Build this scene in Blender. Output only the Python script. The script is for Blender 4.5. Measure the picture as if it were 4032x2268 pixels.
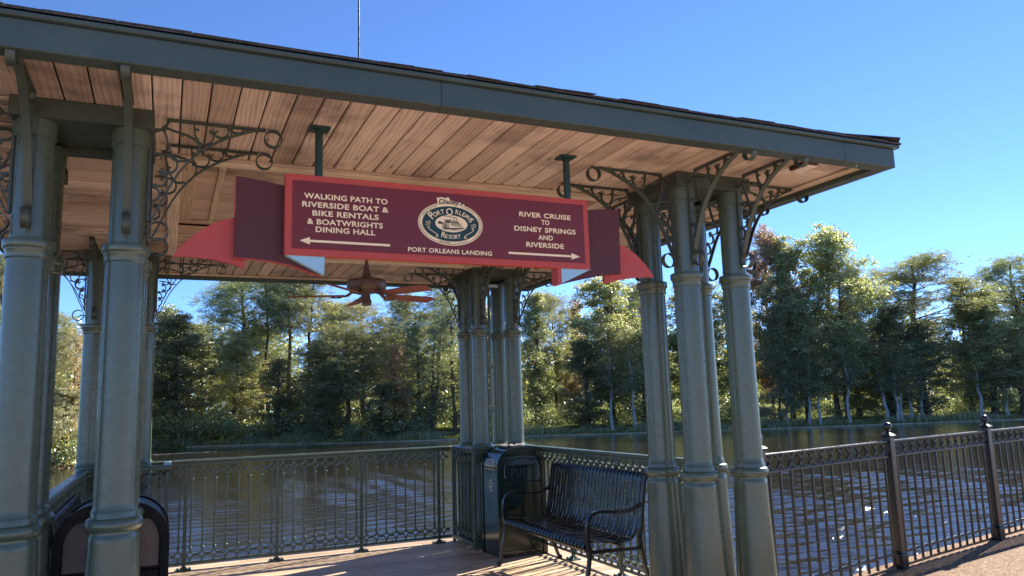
import bpy, math, random
import numpy as np
from mathutils import Vector, Matrix
R_ = math.radians
scene = bpy.context.scene
for o in list(bpy.data.objects): bpy.data.objects.remove(o)

# ------------------------------------------------------------ camera, sky, sun, exposure
cam_d = bpy.data.cameras.new('camera'); cam = bpy.data.objects.new('camera', cam_d)
scene.collection.objects.link(cam); scene.camera = cam
cam_d.sensor_width = 36; cam_d.lens = 27.0; cam_d.clip_start = .05; cam_d.clip_end = 3000
cam.matrix_world = Matrix(((0.9125205, -0.0329459, -0.4077019, 0),
                           (-0.4079057, -0.1471817, -0.9010830, 0),
                           (-0.0303192, 0.9885606, -0.1477451, 1.54), (0, 0, 0, 1)))
SUN_AZ, SUN_EL = 21.0, 35.0                    # azimuth measured from +X towards +Y
w = bpy.data.worlds.new('World'); scene.world = w; w.use_nodes = True
nt = w.node_tree; nt.nodes.clear()
sky = nt.nodes.new('ShaderNodeTexSky'); sky.sky_type = 'NISHITA'; sky.sun_disc = False
sky.sun_elevation = R_(SUN_EL); sky.sun_rotation = R_(90 - SUN_AZ)
sky.air_density = .5; sky.dust_density = 0; sky.ozone_density = 8.
bg = nt.nodes.new('ShaderNodeBackground'); bg.inputs[1].default_value = .088
wo = nt.nodes.new('ShaderNodeOutputWorld')
nt.links.new(sky.outputs[0], bg.inputs[0]); nt.links.new(bg.outputs[0], wo.inputs[0])
sd = bpy.data.lights.new('sun', 'SUN'); sd.energy = 4.2; sd.angle = R_(.55); sd.color = (1, .93, .82)
sun = bpy.data.objects.new('sun', sd); scene.collection.objects.link(sun)
a, e = R_(SUN_AZ), R_(SUN_EL)
sun.rotation_euler = Vector((math.cos(a)*math.cos(e), math.sin(a)*math.cos(e), math.sin(e))).to_track_quat('Z', 'Y').to_euler()
sun.location = (20, 9, 25)
scene.view_settings.view_transform = 'Standard'; scene.view_settings.look = 'None'
scene.view_settings.exposure = 1.85; scene.view_settings.gamma = 1
scene.render.resolution_x = 1024; scene.render.resolution_y = 576
try:
    scene.cycles.max_bounces = 8; scene.cycles.transparent_max_bounces = 6
except Exception: pass

# ------------------------------------------------------------ helpers
C = scene.collection
class MB:
    def __init__(s): s.v = []; s.f = []; s.uv = []; s.r = []
    def face(s, pts, uv=None, r=0.):
        n = len(s.v); s.v += [tuple(p) for p in pts]; s.f.append(tuple(range(n, n+len(pts)))); s.uv.append(uv); s.r.append(r)
    def add(s, vs, fs, r=0.):
        n = len(s.v); s.v += [tuple(p) for p in vs]
        for f in fs: s.f.append(tuple(i+n for i in f)); s.uv.append(None); s.r.append(r)
    def box(s, x0, x1, y0, y1, z0, z1, r=0.):
        s.add([(x0,y0,z0),(x1,y0,z0),(x1,y1,z0),(x0,y1,z0),(x0,y0,z1),(x1,y0,z1),(x1,y1,z1),(x0,y1,z1)],
              [(0,3,2,1),(4,5,6,7),(0,1,5,4),(1,2,6,5),(2,3,7,6),(3,0,4,7)], r)
    def cbox(s, x0, x1, y0, y1, z0, z1, c=.004, r=0.):
        # box with chamfered edges
        vs = []; idx = {}
        X = (x0, x1); Y = (y0, y1); Z = (z0, z1)
        for i in (0,1):
            for j in (0,1):
                for k in (0,1):
                    sx = c if i == 0 else -c; sy = c if j == 0 else -c; sz = c if k == 0 else -c
                    idx[(i,j,k,'x')] = len(vs); vs.append((X[i], Y[j]+sy, Z[k]+sz))
                    idx[(i,j,k,'y')] = len(vs); vs.append((X[i]+sx, Y[j], Z[k]+sz))
                    idx[(i,j,k,'z')] = len(vs); vs.append((X[i]+sx, Y[j]+sy, Z[k]))
        F = []
        g = lambda i,j,k,a: idx[(i,j,k,a)]
        F += [[g(0,0,0,'x'),g(0,0,1,'x'),g(0,1,1,'x'),g(0,1,0,'x')],[g(1,0,0,'x'),g(1,1,0,'x'),g(1,1,1,'x'),g(1,0,1,'x')],
              [g(0,0,0,'y'),g(1,0,0,'y'),g(1,0,1,'y'),g(0,0,1,'y')],[g(0,1,0,'y'),g(0,1,1,'y'),g(1,1,1,'y'),g(1,1,0,'y')],
              [g(0,0,0,'z'),g(0,1,0,'z'),g(1,1,0,'z'),g(1,0,0,'z')],[g(0,0,1,'z'),g(1,0,1,'z'),g(1,1,1,'z'),g(0,1,1,'z')]]
        for i in (0,1):
            for j in (0,1):
                F.append([g(i,j,0,'x'),g(i,j,1,'x'),g(i,j,1,'y'),g(i,j,0,'y')])
                F.append([g(i,0,j,'x'),g(i,1,j,'x'),g(i,1,j,'z'),g(i,0,j,'z')])
                F.append([g(0,i,j,'y'),g(1,i,j,'y'),g(1,i,j,'z'),g(0,i,j,'z')])
                for k in (0,1): F.append([g(i,j,k,'x'),g(i,j,k,'y'),g(i,j,k,'z')])
        s.add(vs, F, r)
    def lathe(s, prof, n=24, c=(0,0,0), caps=True):
        vs = []; fs = []
        for rr, z in prof:
            for i in range(n):
                t = 2*math.pi*i/n; vs.append((c[0]+rr*math.cos(t), c[1]+rr*math.sin(t), c[2]+z))
        for k in range(len(prof)-1):
            for i in range(n):
                j = (i+1) % n; fs.append((k*n+i, k*n+j, (k+1)*n+j, (k+1)*n+i))
        if caps:
            if prof[0][0] > 1e-5: fs.append(tuple(reversed(range(n))))
            if prof[-1][0] > 1e-5: fs.append(tuple(range((len(prof)-1)*n, len(prof)*n)))
        s.add(vs, fs)
    def tube(s, path, rad, n=8, caps=True, flat=None):
        # round tube along a path; flat = (width, thick, out vector) makes a flat band
        P = [Vector(p) for p in path]; m = len(P); vs = []; fs = []
        rads = rad if hasattr(rad, '__len__') else [rad]*m
        up = Vector((0,0,1)); prev = None
        for i in range(m):
            t = (P[min(i+1,m-1)] - P[max(i-1,0)])
            if t.length < 1e-9: t = Vector((0,0,1))
            t.normalize()
            if flat is not None:
                o = Vector(flat[2]); b = t.cross(o)
                if b.length < 1e-6: b = Vector((1,0,0))
                b.normalize(); wv = o*flat[0]*.5; bv = b*flat[1]*.5
                for q in (wv+bv, wv-bv, -wv-bv, -wv+bv): vs.append(P[i]+q)
            else:
                if prev is None:
                    ref = up if abs(t.dot(up)) < .9 else Vector((1,0,0)); u_ = t.cross(ref).normalized()
                else:
                    u_ = (prev - t*prev.dot(t)); u_ = u_.normalized() if u_.length > 1e-6 else t.cross(up).normalized()
                prev = u_; v_ = t.cross(u_)
                for k in range(n):
                    q = 2*math.pi*k/n; vs.append(P[i] + (u_*math.cos(q)+v_*math.sin(q))*rads[i])
        nn = 4 if flat is not None else n
        for i in range(m-1):
            for k in range(nn):
                j = (k+1) % nn; fs.append((i*nn+k, i*nn+j, (i+1)*nn+j, (i+1)*nn+k))
        if caps: fs.append(tuple(reversed(range(nn)))); fs.append(tuple(range((m-1)*nn, m*nn)))
        s.add(vs, fs)
    def prism_xz(s, pts, y0, y1):           # outline in XZ, extruded along Y (front face at y0)
        n = len(pts); s.add([(x,y0,z) for x,z in pts]+[(x,y1,z) for x,z in pts],
              [tuple(range(n)), tuple(range(2*n-1, n-1, -1))]+[(i, (i+1)%n+0, (i+1)%n+n, i+n) for i in range(n)])
    def prism_xy(s, pts, z0, z1, r=0.):
        n = len(pts); s.add([(x,y,z0) for x,y in pts]+[(x,y,z1) for x,y in pts],
              [tuple(reversed(range(n))), tuple(range(n, 2*n))]+[(i, (i+1)%n, (i+1)%n+n, i+n) for i in range(n)], r)
    def plank(s, pts, z0, z1, axis, rng):
        # board outline in plan (list of x,y); grain along axis 0=x or 1=y ; chamfered lower and upper long edges
        n = len(pts); r = rng.random(); ou, ov = rng.uniform(0,50), rng.uniform(0,50)
        cx = sum(p[0] for p in pts)/n; cy = sum(p[1] for p in pts)/n
        c = .006
        ins = []
        for x, y in pts:
            dx, dy = cx-x, cy-y
            if axis == 1: ins.append((x+math.copysign(c, dx), y))
            else: ins.append((x, y+math.copysign(c, dy)))
        rings = [(ins, z0), (pts, z0+c), (pts, z1-c), (ins, z1)]
        V = [[(x,y,z) for x,y in q] for q, z in rings]
        def uv(p): return ((p[axis]+ou), (p[1-axis]+p[2]+ov))
        s.face(list(reversed(V[0])), [uv(p) for p in reversed(V[0])], r)
        s.face(V[3], [uv(p) for p in V[3]], r)
        for a_, b_ in ((0,1),(1,2),(2,3)):
            for i in range(n):
                j = (i+1) % n; q = [V[a_][i], V[a_][j], V[b_][j], V[b_][i]]; s.face(q, [uv(p) for p in q], r)
    def build(s, name, mat, parent=None, loc=(0,0,0), smooth=False, rot=0., sharp=32, kind=None):
        me = bpy.data.meshes.new(name); me.from_pydata(s.v, [], s.f)
        if any(u is not None for u in s.uv):
            L = me.uv_layers.new(name='UVMap'); k = 0; arr = []
            for f, u in zip(s.f, s.uv):
                for i in range(len(f)): arr += list(u[i]) if u else [s.v[f[i]][0]+s.v[f[i]][2], s.v[f[i]][1]]
            L.data.foreach_set('uv', arr)
        at = me.attributes.new('rnd', 'FLOAT', 'FACE'); at.data.foreach_set('value', s.r)
        if smooth:
            me.polygons.foreach_set('use_smooth', [True]*len(me.polygons))
            me.set_sharp_from_angle(angle=R_(sharp))
        me.materials.append(mat); me.update()
        return put(name, me, parent, loc, rot, kind)
def put(name, me, parent=None, loc=(0,0,0), rot=0., kind=None):
    o = bpy.data.objects.new(name, me); C.objects.link(o); o.location = loc
    o.rotation_euler = (0,0,rot) if not hasattr(rot, '__len__') else rot
    if parent is not None: o.parent = parent
    if kind: o['kind'] = kind
    return o
def tag(o, label=None, cat=None, group=None, kind=None):
    if label: o['label'] = label
    if cat: o['category'] = cat
    if group: o['group'] = group
    if kind: o['kind'] = kind
    return o
def thing(name, label, cat, loc=(0,0,0), rot=0., group=None):
    o = bpy.data.objects.new(name, None); C.objects.link(o); o.location = loc; o.rotation_euler = (0,0,rot)
    o.empty_display_size = .2
    return tag(o, label, cat, group)
def dup(o, parent=None, loc=None, rot=None):
    c = o.copy(); C.objects.link(c); c.parent = parent
    if loc is not None: c.location = loc
    if rot is not None: c.rotation_euler = (0,0,rot)
    for ch in [x for x in bpy.data.objects if x.parent == o]: dup(ch, c)
    return c
def crom(P, k=5):
    out = []
    P = [Vector(p) for p in P]
    for i in range(len(P)-1):
        p0, p1, p2, p3 = P[max(i-1,0)], P[i], P[i+1], P[min(i+2,len(P)-1)]
        for j in range(k):
            t = j/k
            out.append(.5*((2*p1)+(-p0+p2)*t+(2*p0-5*p1+4*p2-p3)*t*t+(-p0+3*p1-3*p2+p3)*t**3))
    out.append(P[-1]); return out

# ------------------------------------------------------------ materials
class NT:
    def __init__(s, name):
        s.m = bpy.data.materials.new(name); s.m.use_nodes = True; s.t = s.m.node_tree; s.t.nodes.clear()
        s.out = s.n('ShaderNodeOutputMaterial')
    def n(s, t, **k):
        o = s.t.nodes.new(t)
        for a_, b_ in k.items(): setattr(o, a_, b_)
        return o
    def l(s, a_, b_): s.t.links.new(a_, b_)
    def val(s, sock, v):
        if hasattr(v, 'is_linked'): s.l(v, sock)
        elif v is not None: sock.default_value = v
    def math(s, op, a_, b_=None, c_=None, clamp=False):
        o = s.n('ShaderNodeMath', operation=op, use_clamp=clamp)
        for i, v in enumerate((a_, b_, c_)):
            if v is not None: s.val(o.inputs[i], v)
        return o.outputs[0]
    def mix(s, f, a_, b_, mode='MIX'):
        o = s.n('ShaderNodeMix', data_type='RGBA', blend_type=mode)
        s.val(o.inputs[0], f)
        for i, v in ((6, a_), (7, b_)):
            if isinstance(v, tuple) and len(v) == 3: v = (*v, 1)
            s.val(o.inputs[i], v)
        return o.outputs[2]
    def noise(s, vec, scale, detail=3., rough=.5, dist=0.):
        o = s.n('ShaderNodeTexNoise'); o.inputs['Scale'].default_value = scale; o.inputs['Detail'].default_value = detail
        o.inputs['Roughness'].default_value = rough; o.inputs['Distortion'].default_value = dist
        if vec is not None: s.l(vec, o.inputs['Vector'])
        return o.outputs[0]
    def ramp(s, f, stops):
        o = s.n('ShaderNodeValToRGB'); cr = o.color_ramp
        while len(cr.elements) < len(stops): cr.elements.new(.5)
        for el, (p, c) in zip(cr.elements, stops):
            el.position = p; el.color = (*c, 1) if hasattr(c, '__len__') else (c, c, c, 1)
        s.l(f, o.inputs[0]); return o.outputs[0]
    def mapr(s, v, a0, a1, b0, b1):
        o = s.n('ShaderNodeMapRange'); s.l(v, o.inputs[0])
        for i, x in enumerate((a0, a1, b0, b1)): o.inputs[i+1].default_value = x
        return o.outputs[0]
    def scale(s, vec, sc, rot=(0,0,0)):
        o = s.n('ShaderNodeMapping'); o.inputs['Scale'].default_value = sc; o.inputs['Rotation'].default_value = rot
        s.l(vec, o.inputs[0]); return o.outputs[0]
    def pos(s): return s.n('ShaderNodeNewGeometry').outputs['Position']
    def obj(s): return s.n('ShaderNodeTexCoord').outputs['Object']
    def bump(s, h, strength, dist):
        o = s.n('ShaderNodeBump'); o.inputs['Strength'].default_value = strength; o.inputs['Distance'].default_value = dist
        s.l(h, o.inputs['Height']); return o.outputs[0]
    def princ(s, col, rough, metal=0., normal=None, spec=.5, coat=0., ior=None):
        p = s.n('ShaderNodeBsdfPrincipled')
        if isinstance(col, tuple): col = (*col, 1)
        s.val(p.inputs['Base Color'], col); s.val(p.inputs['Roughness'], rough)
        p.inputs['Metallic'].default_value = metal; p.inputs['Specular IOR Level'].default_value = spec
        p.inputs['Coat Weight'].default_value = coat; p.inputs['Coat Roughness'].default_value = .08
        if ior: p.inputs['IOR'].default_value = ior
        if normal is not None: s.l(normal, p.inputs['Normal'])
        s.l(p.outputs[0], s.out.inputs[0]); return p

def paint(name, col, rough=.35, var=.12, bump=.25, bscale=160., dirt=.0, coat=0., spec=.5):
    t = NT(name); P = t.obj()
    n1 = t.noise(P, 3., 4.); n2 = t.noise(P, 30., 3.)
    c = t.mix(t.mapr(n1, .3, .7, 0, 1), tuple(x*(1-var) for x in col), tuple(min(1, x*(1+var)) for x in col))
    if dirt:
        c = t.mix(t.math('MULTIPLY', t.mapr(t.noise(P, 14., 6., .7), .58, .75, 0, 1), dirt), c, (.25, .22, .18))
    n3 = t.noise(t.scale(P, (22., 22., 1.6)), 1., 4., .65)
    c = t.mix(t.mapr(n3, .56, .76, 0, var*1.1), c, tuple(x*.55 for x in col))
    r = t.math('ADD', t.mapr(n2, .3, .7, rough*.8, rough*1.25), t.mapr(n1, .45, .7, 0, .10))
    b = t.bump(t.math('ADD', t.noise(P, bscale, 2.), t.math('MULTIPLY', t.noise(P, 18., 2.), .5)), bump, .0012)
    t.princ(c, r, normal=b, coat=coat, spec=spec); return t.m
def wood(name, c_dark, c_mid, c_light, rough=.6, stain=.5, gap=1.):
    t = NT(name); uv = t.n('ShaderNodeUVMap').outputs[0]
    rnd = t.n('ShaderNodeAttribute', attribute_name='rnd').outputs['Fac']
    wv = t.n('ShaderNodeTexWave', wave_type='BANDS', bands_direction='Y', wave_profile='SIN')
    wv.inputs['Scale'].default_value = 5.5; wv.inputs['Distortion'].default_value = 14.; wv.inputs['Detail'].default_value = 2.
    wv.inputs['Detail Scale'].default_value = .5; wv.inputs['Detail Roughness'].default_value = .5
    t.l(t.scale(uv, (.30, 1.9, 1)), wv.inputs[0])
    fine = t.noise(t.scale(uv, (4., 170., 1)), 1., 4., .6)
    med = t.noise(t.scale(uv, (1.2, 22., 1)), 1., 4., .6, .4)
    g = t.math('ADD', t.math('MULTIPLY', wv.outputs[1], .25), t.math('ADD', t.math('MULTIPLY', fine, .28), t.math('MULTIPLY', med, .62)))
    c = t.ramp(g, [(.30, c_dark), (.52, c_mid), (.80, c_light)])
    v = t.math('ADD', t.math('MULTIPLY', rnd, .42), .78)
    cc = t.n('ShaderNodeCombineColor'); t.l(v, cc.inputs[0]); t.l(t.math('POWER', v, 1.1), cc.inputs[1]); t.l(t.math('POWER', v, 1.25), cc.inputs[2])
    c = t.mix(1., c, cc.outputs[0], 'MULTIPLY')
    if stain:
        sn = t.noise(t.pos(), 1.7, 5., .6); c = t.mix(t.math('MULTIPLY', t.mapr(sn, .5, .68, 0, 1), stain), c, tuple(x*.45 for x in c_dark))
    kn = t.n('ShaderNodeTexVoronoi'); kn.inputs['Scale'].default_value = 1.; t.l(t.scale(uv, (1.6, 6., 1)), kn.inputs['Vector'])
    c = t.mix(t.mapr(kn.outputs['Distance'], .03, .09, .8, 0), c, tuple(x*.4 for x in c_dark))
    b = t.bump(g, .5, .0025)
    t.princ(c, t.mapr(fine, .3, .7, rough*.85, rough*1.15), normal=b, spec=.3); return t.m
def plain(name, col, rough=.5, spec=.5, metal=0.): t = NT(name); t.princ(col, rough, spec=spec, metal=metal); return t.m

M = {}
M['green'] = paint('green_gloss_paint', (.078, .098, .064), .25, .14, .22, 60., spec=.6)
M['green_dark'] = paint('dark_green_iron_paint', (.050, .060, .046), .42, .12, .3, 130., .12)
M['fascia'] = paint('slate_green_fascia_paint', (.050, .072, .066), .45, .10, .2, 60., .12)
M['rail'] = paint('green_rail_paint', (.062, .088, .060), .28, .10, .25, 120.)
M['pipe'] = paint('hanger_green_paint', (.010, .040, .036), .4, .1, .2)
M['ceil'] = wood('stained_ceiling_boards', (.40, .285, .235), (.61, .45, .375), (.74, .58, .49), .62, .75)
M['ceil_trim'] = wood('ceiling_trim_wood', (.44, .32, .24), (.68, .52, .41), (.82, .67, .54), .55, .3)
M['deck'] = wood('weathered_deck_boards', (.28, .175, .10), (.49, .345, .215), (.62, .47, .32), .5, .25)
M['black'] = paint('black_powder_coat', (.008, .008, .009), .24, .15, .3, 200., spec=.45)
M['fence'] = paint('black_fence_paint', (.013, .012, .012), .26, .15, .45, 70., .05, spec=.6)
M['can'] = paint('dark_green_gloss_metal', (.004, .014, .010), .15, .2, .12, 9., spec=.45, coat=.15)
M['flap'] = paint('reflection_toned_bin_flap', (.15, .098, .075), .4, .15, .15, 30., .25, spec=.2)  # taupe imitates the sunlit path mirrored in the flap, under dirt specks
M['sign_red'] = paint('brick_red_sign_paint', (.49, .056, .038), .45, .05, .08, 40.)
M['sign_maroon'] = paint('maroon_sign_paint', (.155, .012, .014), .42, .06, .08, 40., .03)
M['sign_ribbon'] = paint('dark_maroon_ribbon_paint', (.085, .011, .012), .5, .06, .08, 40., .02)
M['sign_blue'] = paint('pale_blue_sign_paint', (.32, .55, .68), .5, .04, .05, 40.)
M['cream'] = paint('cream_lettering', (.98, .72, .42), .5, .04, .05, 60.)
M['emb_green'] = paint('emblem_deep_green', (.006, .034, .026), .4, .1, .05)
M['emb_ink'] = plain('emblem_ink', (.035, .035, .03), .6)
M['letter_grey'] = plain('embossed_letter_edge', (.10, .13, .14), .25)
M['fan_body'] = paint('fan_bronze', (.12, .065, .045), .38, .15, .5, 220.)
M['fan_blade'] = wood('fan_blade_wood', (.17, .05, .04), (.27, .09, .07), (.34, .13, .10), .45, 0)
M['steel'] = plain('galvanised_steel', (.35, .35, .34), .35, metal=.8)
M['lens'] = plain('pale_lens', (.75, .62, .55), .5)
M['blood'] = paint('dark_red_fixture', (.07, .018, .016), .5)

t = NT('aggregate_concrete'); P = t.pos()
vo = t.n('ShaderNodeTexVoronoi'); vo.inputs['Scale'].default_value = 75.; t.l(P, vo.inputs['Vector'])
c = t.mix(t.mapr(t.noise(P, 1.3, 4.), .35, .65, 0, 1), (.15, .085, .048), (.21, .12, .07))
sc_ = t.n('ShaderNodeSeparateColor'); t.l(vo.outputs['Color'], sc_.inputs[0])
c = t.mix(.75, c, t.ramp(sc_.outputs[0], [(0, (.045, .028, .018)), (.35, (.17, .095, .052)), (.7, (.26, .155, .088)), (1, (.44, .31, .20))]))
b = t.bump(t.math('SUBTRACT', 1., vo.outputs['Distance']), .9, .006); t.princ(c, .8, normal=b, spec=.1); M['path'] = t.m
M['bounce_paving'] = paint('pale_bounce_concrete', (.42, .34, .26), .8, .12, .6, 20., .1)  # invented paving, kept pale so it throws sunlight up under the roof
M['can_black'] = paint('black_bin_metal', (.005, .005, .006), .38, .15, .12, 12., spec=.15)

t = NT('asphalt_shingle'); P = t.pos()
c = t.ramp(t.noise(P, 90., 3.), [(.3, (.035, .035, .04)), (.7, (.10, .095, .10))]); b = t.bump(t.noise(P, 200., 2.), .8, .004)
t.princ(c, .85, normal=b, spec=.2); M['shingle'] = t.m

t = NT('river_water'); P = t.pos()
Q = t.scale(P, (1., 1., 1.), (0, 0, R_(-22)))
n1 = t.noise(t.scale(Q, (9., 20., 1)), 1., 3., .6, .6)
b = t.bump(n1, .65, .009); t.princ((.018, .015, .011), .055, normal=b, spec=.5, ior=1.34); M['water'] = t.m

t = NT('bank_soil_and_grass'); P = t.pos()
n = t.noise(P, .35, 5., .6)
sx = t.n('ShaderNodeSeparateXYZ'); t.l(P, sx.inputs[0])
grass = t.mix(t.mapr(t.noise(P, 3., 4.), .3, .7, 0, 1), (.06, .085, .018), (.15, .19, .035))
soil = t.mix(t.mapr(t.noise(P, 2.2, 5.), .35, .65, 0, 1), (.20, .075, .035), (.42, .20, .11))
low = t.mapr(sx.outputs[2], -.98, -.75, 1., 0.)
left = t.mapr(sx.outputs[0], -5., -2.2, 1., .25)
c = t.mix(t.math('MULTIPLY', t.math('MULTIPLY', low, left), 1., clamp=True), grass, soil)
t.princ(c, .9, normal=t.bump(t.noise(P, 6., 5.), .8, .08), spec=.1); M['bank'] = t.m
M['edging'] = paint('pale_shore_edging', (.40, .33, .24), .8, .3, .8, 8., .2)

def leafmat(name, transl=.46, gloss=.04, lo=.38, hi=1.75):
    t = NT(name); oi = t.n('ShaderNodeObjectInfo')
    rnd = t.n('ShaderNodeAttribute', attribute_name='rnd').outputs['Fac']
    hs = t.n('ShaderNodeHueSaturation'); t.l(oi.outputs['Color'], hs.inputs['Color'])
    t.l(t.mapr(rnd, 0, 1, .475, .515), hs.inputs['Hue'])
    fr = t.math('FRACT', t.math('MULTIPLY', rnd, 7.31))
    t.l(t.mapr(fr, 0, 1, lo, hi), hs.inputs['Value'])
    t.l(t.mapr(t.math('FRACT', t.math('MULTIPLY', rnd, 3.7)), 0, 1, .75, 1.05), hs.inputs['Saturation'])
    # a few yellowed or browned leaves
    yel = t.math('GREATER_THAN', t.math('FRACT', t.math('MULTIPLY', rnd, 17.77)), .88)
    c = t.mix(t.math('MULTIPLY', yel, .55), hs.outputs[0], (.26, .17, .05))
    d = t.n('ShaderNodeBsdfDiffuse'); tr = t.n('ShaderNodeBsdfTranslucent'); g = t.n('ShaderNodeBsdfGlossy')
    t.l(c, d.inputs[0]); tc = t.mix(1., c, (1.55, 1.5, .85), 'MULTIPLY'); t.l(tc, tr.inputs[0]); g.inputs['Roughness'].default_value = .45
    g.inputs[0].default_value = (.9, .9, .8, 1)
    m1 = t.n('ShaderNodeMixShader'); m1.inputs[0].default_value = transl; t.l(d.outputs[0], m1.inputs[1]); t.l(tr.outputs[0], m1.inputs[2])
    m2 = t.n('ShaderNodeMixShader'); m2.inputs[0].default_value = gloss; t.l(m1.outputs[0], m2.inputs[1]); t.l(g.outputs[0], m2.inputs[2])
    t.l(m2.outputs[0], t.out.inputs[0]); return t.m
M['leaf'] = leafmat('broad_leaves', gloss=.13)
M['needle'] = leafmat('pine_needles', .30, .06, .6, 1.4)
def barkmat(name, a_, b_):
    t = NT(name); P = t.obj(); n = t.noise(t.scale(P, (9, 9, 2)), 1., 5., .65)
    t.princ(t.ramp(n, [(.35, a_), (.65, b_)]), .9, normal=t.bump(n, .8, .03), spec=.1); return t.m
M['bark'] = barkmat('grey_brown_bark', (.05, .036, .027), (.16, .12, .095))
M['bark_pine'] = barkmat('reddish_pine_bark', (.06, .035, .025), (.19, .115, .085))
M['bark_white'] = barkmat('pale_bark', (.22, .22, .21), (.52, .52, .50))
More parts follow.
